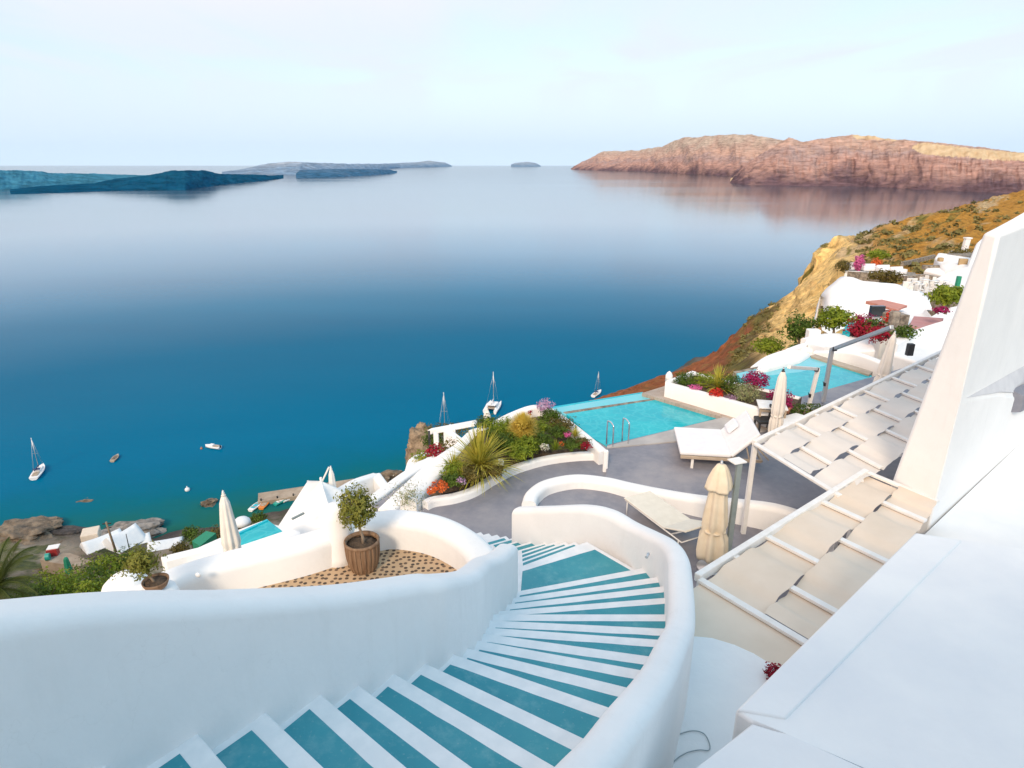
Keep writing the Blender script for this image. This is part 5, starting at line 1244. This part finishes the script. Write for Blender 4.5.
mb = MB(); mb.tube([(1.2, 0, 4.2), (-4.2, 0, 4.0)], .25, 8); mb.build('boom', 'hull', ct)
mb = MB(); 
for e in ((5.8, 0, 1.6), (-.5, 2.9, 1.6), (-.5, -2.9, 1.6)): mb.tube([(1.2, 0, 15.5), e], .035, 4)
mb.build('rigging', 'alu', ct)
ct.location = U(493, 409, SEA); ct.rotation_euler.z = R(78); ct.scale = (1.0,) * 3
mbt = thing('motorboat', (0, 0, 0), 'small white motorboat drifting beside a tiny buoy', 'motorboat')
mb = MB(); hull(mb, 6.5, 2.3, .9); mb.build('hull', 'hull', mbt)
mb = MB(); mb.box((.3, 0, 1.25), (1.6, 1.4, .6), None, .2); mb.build('console', 'hull', mbt)
mb = MB(); mb.box((-1.6, 0, .98), (2.0, 1.6, .1)); mb.build('cockpit', 'wood', mbt)
mb = MB(); mb.box((-3.35, 0, 1.0), (.5, .5, .9), None, .1); mb.build('engine', 'dark', mbt)
mbt.location = U(213, 448, SEA); mbt.rotation_euler.z = R(165)
def rowboat(label, m, inner, loc, rz, L=5.):
    t = thing('rowing_boat', loc, label, 'rowing boat', rz=0)
    mb = MB(); hull(mb, L, L * .36, .7, n=10); o = mb.build('hull', m, t, local=True)
    mb = MB(); 
    mb.box((-L * .05, 0, .80), (L * .55, L * .22, .06)); mb.build('interior', inner, t, local=True)
    for x in (-L * .2, L * .08): mb = MB(); mb.box((x, 0, .88), (.3, L * .3, .06)); mb.build('thwart', 'wood', t, local=True)
    t.rotation_euler.z = rz; return t
rowboat('small dark rowing boat with pale rim floating alone in the middle of the bay', 'wood', 'dark', U(115.5, 459, SEA), R(100), 5.5)
rowboat('white rowing boat moored first at the near side of the jetty', 'hull', 'bluepaint', U(256.5, 507, SEA), R(75), 6)
rowboat('orange rowing boat moored beside the white one at the jetty', 'orange', 'wood', U(265.5, 505, SEA), R(85), 6)
rowboat('green rowing boat moored close under the jetty', 'tealboat', 'hull', U(282, 502, SEA), R(60), 5.5)
rowboat('pale rowing boat moored at the inner end of the jetty', 'hull', 'dark', U(290, 499.5, SEA), R(50), 5)
for a, r_, m, lb in (((201.5, 449), .45, 'terracotta', 'tiny reddish mooring buoy left of the white motorboat'), ((187.5, 490.5), .8, 'hull', 'small white mooring buoy between motorboat and shore'), ((246, 494), .01, 'hull', '')):
    if not lb: continue
    p = U(*a, SEA); mb = MB(); mb.ball(p + Vector((0, 0, r_ * .4)), (r_, r_, r_), 2); mb.tube([p + Vector((0, 0, r_)), p + Vector((0, 0, r_ * 1.9))], .15, 6); tag(mb.build('mooring_buoy', m), lb, 'buoy')
def rock(px, py, z, rad, label, seed, m='rock', rz=0, amp=.55):
    p = U(px, py, z); mb = MB(); mb.ball((0, 0, 0), (1, 1, 1), 4, amp, 1.4, smooth=False)
    for v in mb.b.verts:
        co = v.co.copy(); co += co * .22 * N.noise(co * 3.5 + Vector((seed, 0, 0))); co.x *= rad[0]; co.y *= rad[1]; co.z *= rad[2]
        v.co = p + Matrix.Rotation(rz, 3, 'Z') @ co
    return tag(mb.build('rock', m), label, 'rock')
rock(210.5, 504, SEA, (2.2, 1.9, 1.5), 'lone dark rock standing in the water left of the closed parasol', 3)
rock(22, 535, -99, (10.5, 6, 2.2), 'broad tan rock shelf running into the water at the left edge', 5)
rock(40, 527, -99.5, (6, 3.6, 1.9), 'tan rock point at the tip of the shelf', 6)
rock(137, 531, -99.4, (9, 3.8, 2.2), 'flat pale grey rock slab on the shore behind the white tents', 7, mat('grey_shore_rock', (.13, .12, .11), (.30, .28, .26), .5, .9, .8, 1.5, .4), R(15))
rock(62, 533, SEA, (8, 2.6, 1.0), 'low black wet rocks along the waterline beside the tan shelf', 8, mat('wet_rock', (.015, .014, .014), (.06, .05, .045), .6, .6, .8, 1.5, .4))
rock(394, 477, -100, (4.5, 2.5, 2.2), 'grey brown shore rock just above the cave house parapet', 9)
rock(384, 481, -100, (3, 2, 1.5), 'smaller shore rock left of the grey brown one', 10)
rock(88, 456 + 46, -100.6, (3, 2, .8), 'dim rock barely breaking the surface near the shore', 11)
jt = thing('jetty', U(285, 494, SEA), 'brown concrete jetty with small boats moored alongside', 'jetty')
a, b = U(258, 497.5, -98.6), U(355, 482.5, -98.6); mb = MB(); mb.beam(a - Vector((0, 0, 1)), b - Vector((0, 0, 1)), 6., 2., bev=.1); mb.build('deck', 'jetty', jt)
for i in range(5):
    p = a.lerp(b, .06 + i * .16); mb = MB(); mb.lathe(p + Vector((0, -2.5, 0)), [(.25, 0), (.2, .5), (.3, .6), (.01, .65)], 10); mb.build('bollard', 'dark', jt)
# ---------------------------------------------------------------- left shore
def tent(px, py, z, w, l, h, label, rz):
    p = U(px, py, z); t = thing('boat_tent', p, label, 'tent')
    mb = MB(); rows = []
    for i in range(9):
        x = l * (i / 8 - .5); sag = .25 * math.sin(math.pi * i / 8); row = []
        for k in range(9):
            s = k / 8; y = w * (s - .5); zz = h * (1 - abs(2 * s - 1) ** 1.2) * (1 - .12 * math.sin(math.pi * i / 8)) + .25
            row.append(mb.b.verts.new(Matrix.Rotation(rz, 3, 'Z') @ Vector((x, y, zz)) + p))
        rows.append(row)
    for a_, b_ in zip(rows, rows[1:]):
        for k in range(8): mb.face([a_[k], a_[k + 1], b_[k + 1], b_[k]], True)
    for r_ in (rows[0], rows[-1]): mb.face(r_)
    mb.build('cover', 'canvaswhite', t)
    for x in (-l / 2 + .3, l / 2 - .3):
        for y in (-w / 2, w / 2):
            e = Matrix.Rotation(rz, 3, 'Z') @ Vector((x, y, 0)) + p; mb = MB(); mb.tube([e + Vector((0, 0, -1)), e + Vector((0, 0, .4))], .07, 6); mb.build('peg', 'wood', t)
    return t
M['canvaswhite'] = mat('white_tarpaulin', (.70, .74, .78), (.78, .80, .82), .8, .7, .3, 4, .05)
tent(103, 544, -93, 5.5, 9, 2.4, 'narrow white tent roof at the left of the shore camp', R(50))
tent(124, 543, -93.5, 8, 8, 3.6, 'tall peaked white tent roof by the shore', R(65))
tent(140, 541, -94, 4.5, 5, 1.6, 'small grey white tent roof behind the peaked one', R(35))
tent(166, 545, -92.5, 5, 8, 1.4, 'low pale tent roof at the right of the shore camp', R(20))
p = U(92, 539, -94); mb = MB(); mb.box(p + Vector((0, 0, 1.2)), (4, 4.5, 2.6), Matrix.Rotation(R(25), 3, 'Z'), .2); tag(mb.build('boat_shed', 'terraceshed' if 'terraceshed' in M else 'panel'), 'small flat roofed beige boat shed left of the white tents', 'shed')
for a, b, m, lb in (((116, 552), (106, 522), 'bark', 'tall leaning wooden utility pole with a crossarm before the tents'), ((130, 552), (126, 534), 'dark', 'thin dark pole standing before the peaked tent')):
    p = U(*a, -85); e = V(*b, p.y); t = thing('utility_pole', p, lb, 'pole'); mb = MB(); mb.tube([p, e], [.28, .2] if m == 'bark' else [.12, .08], 8); mb.build('shaft', m, t)
    if m == 'bark':
        mb = MB(); mb.beam(e + Vector((-.9, 0, -.5)), e + Vector((.9, .3, -.5)), .2, .2); mb.beam(e + Vector((-.7, 0, -1.6)), e + Vector((.7, .3, -1.6)), .2, .2); mb.build('crossarm', 'dark', t)
# yard with red hut and wheels
p = U(54, 556, -91); t = thing('red_hut', p, 'small dark red hut with a white roof on the shore yard', 'hut')
mb = MB(); mb.box(p + Vector((0, 0, 1.2)), (2.2, 1.9, 2.0), Matrix.Rotation(R(20), 3, 'Z'), .05); mb.build('walls', 'red', t)
mb = MB(); mb.box(p + Vector((0, .5, 2.25)), (2.5, 2.1, .2), Matrix.Rotation(R(20), 3, 'Z'), .05); mb.build('roof', 'hull', t)
mb = MB(); mb.prism([tuple(U(*a, -90.6)) for a in ((40, 560), (46, 553), (70, 553), (92, 561), (80, 566), (55, 563))], -94); tag(mb.build('yard_slab', 'jetty'), 'pale concrete yard around the red hut', 'yard')
p = U(48, 560, -90.6); mb = MB(); mb.tube([p + Vector((-.4, 0, .8)), p + Vector((.4, .3, .8))], .9, 14, False); mb.tube([p + Vector((-.45, 0, .8)), p + Vector((.45, .3, .8))], .4, 10, False); tag(mb.build('cable_drum', 'tealboat'), 'round green cable drum in front of the red hut', 'drum')
p = U(70, 575, -78); t = parasol('closed green parasol standing on the lower slope', 7, 1.2, 'green', 'green', pleats=6, foot='paint'); t.location = p; t.scale = (.62,) * 3
p = V(12, 597, 24)
def palm(base, label):
    t = thing('palm_tree', base, label, 'palm tree'); top = base + Vector((0, 0, 2.6))
    mb = MB(); mb.tube([base, base + Vector((.05, 0, 1.4)), top], [.24, .20, .22], 10); mb.build('trunk', 'bark', t)
    rnd = random.Random(4)
    for i in range(22):
        a = i * 2.4; el = rnd.uniform(-.1, 1.25); L = rnd.uniform(1.6, 2.2); mb = MB()
        d = Vector((math.cos(a) * math.cos(el), math.sin(a) * math.cos(el), math.sin(el))); pts = []
        for k in range(13):
            u = k / 12; pts.append(top + d * L * u - Vector((0, 0, 1.0 * L * u ** 2.2 * math.cos(el) * .8)))
        mb.tube(pts, [.03 * (1 - k / 13) + .006 for k in range(13)], 5)
        for k in range(1, 13):
            for s in range(4):
                q = pts[k - 1].lerp(pts[k], s / 4); tg = (pts[k] - pts[k - 1]).normalized(); sd_ = tg.cross(Vector((0, 0, 1)))
                if sd_.length < .1: sd_ = Vector((1, 0, 0))
                sd_.normalize(); ll = .42 * math.sin(math.pi * min(1, .15 + (k + s / 4) / 14)) + .06
                for sg in (-1, 1):
                    e = q + (sd_ * sg + tg * .7).normalized() * ll + Vector((0, 0, -.10 * ll - .04))
                    mb.face([mb.b.verts.new(x) for x in (q - tg * .014, q + tg * .014, e)])
        mb.build('frond', 'palm', t)
    return t
palm(V(2, 590, 15) + Vector((-.2, 0, -2.6)), 'palm tree with arching green fronds at the left edge')
BG = 'green shrubs on the slope below the long white wall'
for i, (px, py, Y, r_, m, lb) in enumerate(((48, 592, 40, 1.5, 'leafbright', 'leftmost yellow green shrub just above the long white wall'), (68, 590, 42, 1.4, 'leafbright', 'yellow green shrub right of the leftmost one above the wall'), (88, 584, 46, 1.7, 'leaf', 'mid green shrub beside the green parasol'),
        (104, 572, 50, 1.6, 'leafbright', 'bright green shrub below the tents'), (118, 566, 52, 1.5, 'leaf', 'dark green shrub left of the small olive tree'), (92, 596, 36, 1.2, 'leafbright', 'low bright shrub touching the wall left of the dome'), (108, 590, 38, 1.2, 'leaf', 'dark green shrub tucked beside the white dome'),
        (133, 562, 60, 1.4, 'leafbright', 'bright shrub behind the small olive tree'), (30, 598, 38, 1.1, 'leaf', 'dark shrub under the palm fronds'))):
    b = V(px, py, Y); bush('shrub', b + Vector((0, 0, -.6)), (r_, r_, r_ * .8), 1100, .26, m, lb, 'shrub', BG, 130 + i, .35, .5)
for i, (px, py, r_, m, lb) in enumerate(((200, 541, 3.2, 'leaf', 'dark green shore bush left of the closed white parasol'), (216, 536, 2.6, 'scrub', 'olive shore bush right behind the closed white parasol'), (190, 533, 2.0, 'leaf', 'small dark bush near the waterline behind the terrace'), (258, 519, 2.2, 'leaf', 'green bush at the corner of the pyramid canopy'), (180, 548, 2.0, 'scrub', 'dry bush beside the low tent roof'), (236, 528, 2.2, 'scrub', 'olive bush under the white dome parasol'))):
    p = U(px, py, -92); bush('shrub', p + Vector((0, 0, -1)), (r_, r_, r_ * .7), 700, .55, m, lb, 'shrub', 'shore bushes behind the lower terrace', 150 + i, .35, .6)
p = U(243, 529, -88); mb = MB(); mb.lathe(p, [(.05, 0), (.05, 1.6), (2.2, 1.6), (2.0, 2.4), (1.4, 3.0), (.6, 3.3), (.01, 3.35)], 20); tag(mb.build('dome_parasol', 'canvaswhite'), 'white dome shaped parasol beside the turquoise pool edge', 'parasol')
p = U(203, 541, -84); mb = MB(); mb.prism([tuple(U(*a, -86)) for a in ((192, 541), (206, 531), (216, 533), (200, 546))], -92); tag(mb.build('green_net', 'green'), 'green netted enclosure on the shore left of the closed parasol', 'net')
# ================================================================ camera, sky, sun
cam = bpy.data.cameras.new('camera'); co = bpy.data.objects.new('camera', cam); COL.objects.link(co)
cam.sensor_width = 36; cam.lens = F / 1024 * 36; cam.clip_end = 600000; cam.clip_start = .05
co.rotation_euler = (math.pi / 2 - PITCH, 0, 0); scene.camera = co
SUN_AZ, SUN_EL = R(198), R(34)               # compass-like angle from +Y, clockwise
sd = Vector((math.sin(SUN_AZ) * math.cos(SUN_EL), math.cos(SUN_AZ) * math.cos(SUN_EL), math.sin(SUN_EL)))
w = bpy.data.worlds.new('World'); scene.world = w; w.use_nodes = True; nt = w.node_tree; nt.nodes.clear()
def nn(t, **k):
    x = nt.nodes.new(t)
    for a, b in k.items(): setattr(x, a, b)
    return x
sky = nn('ShaderNodeTexSky', sky_type='NISHITA', sun_disc=False); sky.sun_elevation = SUN_EL; sky.sun_rotation = SUN_AZ; sky.altitude = 100; sky.dust_density = 2.5; sky.ozone_density = .8
tc = nn('ShaderNodeTexCoord'); sep = nn('ShaderNodeSeparateXYZ'); nt.links.new(tc.outputs['Generated'], sep.inputs[0])
mx = nn('ShaderNodeMath', operation='MAXIMUM'); mx.inputs[1].default_value = .10; nt.links.new(sep.outputs['Z'], mx.inputs[0])
dx = nn('ShaderNodeMath', operation='DIVIDE'); dy = nn('ShaderNodeMath', operation='DIVIDE')
for dd, a in ((dx, 'X'), (dy, 'Y')): nt.links.new(sep.outputs[a], dd.inputs[0]); nt.links.new(mx.outputs[0], dd.inputs[1])
cb = nn('ShaderNodeCombineXYZ'); nt.links.new(dx.outputs[0], cb.inputs[0]); nt.links.new(dy.outputs[0], cb.inputs[1])
mp = nn('ShaderNodeMapping'); mp.inputs['Rotation'].default_value = (0, 0, R(35)); mp.inputs['Scale'].default_value = (.50, .22, 1); nt.links.new(cb.outputs[0], mp.inputs[0])
no = nn('ShaderNodeTexNoise'); no.inputs['Scale'].default_value = 1.3; no.inputs['Detail'].default_value = 8; no.inputs['Roughness'].default_value = .5; no.inputs['Distortion'].default_value = .5
nt.links.new(mp.outputs[0], no.inputs['Vector'])
cr = nn('ShaderNodeValToRGB'); cr.color_ramp.elements[0].position = .40; cr.color_ramp.elements[1].position = .60
nt.links.new(no.outputs['Fac'], cr.inputs[0])
el = nn('ShaderNodeMapRange'); nt.links.new(sep.outputs['Z'], el.inputs[0]); el.inputs[1].default_value = .02; el.inputs[2].default_value = .14; el.inputs[3].default_value = .0; el.inputs[4].default_value = .92
ml = nn('ShaderNodeMath', operation='MULTIPLY'); nt.links.new(cr.outputs[0], ml.inputs[0]); nt.links.new(el.outputs[0], ml.inputs[1])
mi = nn('ShaderNodeMix', data_type='RGBA'); nt.links.new(ml.outputs[0], mi.inputs[0]); nt.links.new(sky.outputs[0], mi.inputs[6]); mi.inputs[7].default_value = (*SKYCLOUD, 1)
# a thin veil over the whole sky
ve = nn('ShaderNodeMix', data_type='RGBA'); ve.inputs[0].default_value = VEIL; nt.links.new(mi.outputs[2], ve.inputs[6]); ve.inputs[7].default_value = (*SKYVEIL, 1)
# the veil thins out towards the zenith
zf = nn('ShaderNodeMapRange', interpolation_type='SMOOTHSTEP'); nt.links.new(sep.outputs['Z'], zf.inputs[0]); zf.inputs[1].default_value = .22; zf.inputs[2].default_value = .6; zf.inputs[3].default_value = 0; zf.inputs[4].default_value = .9
zm = nn('ShaderNodeMix', data_type='RGBA'); nt.links.new(zf.outputs[0], zm.inputs[0]); nt.links.new(ve.outputs[2], zm.inputs[6]); hi = nn('ShaderNodeMix', data_type='RGBA'); hi.inputs[0].default_value = .65; nt.links.new(sky.outputs[0], hi.inputs[6]); hi.inputs[7].default_value = (*SKYHIGH, 1); nt.links.new(hi.outputs[2], zm.inputs[7]); ve = zm
# low haze band of the sky itself, and a warm blush on the clouds high at the left
hz = nn('ShaderNodeMapRange', interpolation_type='SMOOTHSTEP'); nt.links.new(sep.outputs['Z'], hz.inputs[0]); hz.inputs[1].default_value = 0; hz.inputs[2].default_value = .11; hz.inputs[3].default_value = 1.; hz.inputs[4].default_value = 0
hm = nn('ShaderNodeMix', data_type='RGBA'); nt.links.new(hz.outputs[0], hm.inputs[0]); nt.links.new(ve.outputs[2], hm.inputs[6]); hm.inputs[7].default_value = (*SKYLOW, 1)
wz = nn('ShaderNodeMapRange', interpolation_type='SMOOTHSTEP'); nt.links.new(sep.outputs['Z'], wz.inputs[0]); wz.inputs[1].default_value = .15; wz.inputs[2].default_value = .32
wx = nn('ShaderNodeMapRange', interpolation_type='SMOOTHSTEP'); nt.links.new(sep.outputs['X'], wx.inputs[0]); wx.inputs[1].default_value = .25; wx.inputs[2].default_value = -.55; wx.inputs[3].default_value = 0; wx.inputs[4].default_value = .75
wm = nn('ShaderNodeMath', operation='MULTIPLY'); nt.links.new(wz.outputs[0], wm.inputs[0]); nt.links.new(wx.outputs[0], wm.inputs[1])
wc = nn('ShaderNodeMix', data_type='RGBA'); nt.links.new(wm.outputs[0], wc.inputs[0]); nt.links.new(hm.outputs[2], wc.inputs[6]); wc.inputs[7].default_value = (*SKYWARM, 1)
ve = wc
bg = nn('ShaderNodeBackground'); bg.inputs['Strength'].default_value = SKYS; nt.links.new(ve.outputs[2], bg.inputs[0])
wo = nn('ShaderNodeOutputWorld'); nt.links.new(bg.outputs[0], wo.inputs[0])
sl = bpy.data.lights.new('sun', 'SUN'); sl.energy = SUNS; sl.angle = R(SUNANG); sl.color = (1, .80, .60)
so = bpy.data.objects.new('sun', sl); COL.objects.link(so); so.rotation_euler = (-sd).to_track_quat('-Z', 'Y').to_euler(); so.location = (0, -30, 60)
vs = scene.view_settings; scene.display_settings.display_device = 'sRGB'; vs.view_transform = 'Standard'; vs.look = 'None'; vs.exposure = EXPO; vs.gamma = 1
scene.cycles.use_denoising = True; scene.cycles.max_bounces = 8; scene.cycles.diffuse_bounces = 4

# the air over the caldera
mb = MB(); mb.prism([(-45000, -4000, 1200), (45000, -4000, 1200), (45000, 45000, 1200), (-45000, 45000, 1200)], -106)
hzm = bpy.data.materials.new('caldera_air'); hzm.use_nodes = True; ht = hzm.node_tree; ht.nodes.clear()
pv = ht.nodes.new('ShaderNodeVolumePrincipled'); pv.inputs['Color'].default_value = (.58, .82, 1, 1); pv.inputs['Density'].default_value = HAZE; pv.inputs['Anisotropy'].default_value = .1
ot = ht.nodes.new('ShaderNodeOutputMaterial'); ht.links.new(pv.outputs[0], ot.inputs['Volume'])
if HAZE: mb.build('haze', hzm, origin=(0, 0, -106), kind='stuff')
# unseen block added behind the camera to shade the upper steps and near roof
hb = thing('shade_block', (-4, -6, -3), 'unseen white block with windows added behind the camera to shade the stairs', 'building')
mb = MB(); mb.prism([(-4.4, -9, HTOP), (9, -9, HTOP), (9, -2.6, HTOP), (-4.4, -2.6, HTOP)], -6, .15, 3); mb.build('walls', 'white', hb)
for x in (-2.6, 3.2, 6.4):
    mb = MB(); mb.box((x, -2.58, -.6), (1.0, .1, 1.2), None, .02); wn_ = mb.build('window', 'bluepaint', hb)
    mb = MB(); mb.box((x, -2.56, -.6), (.8, .1, 1.0)); mb.build('pane', 'glass', wn_)
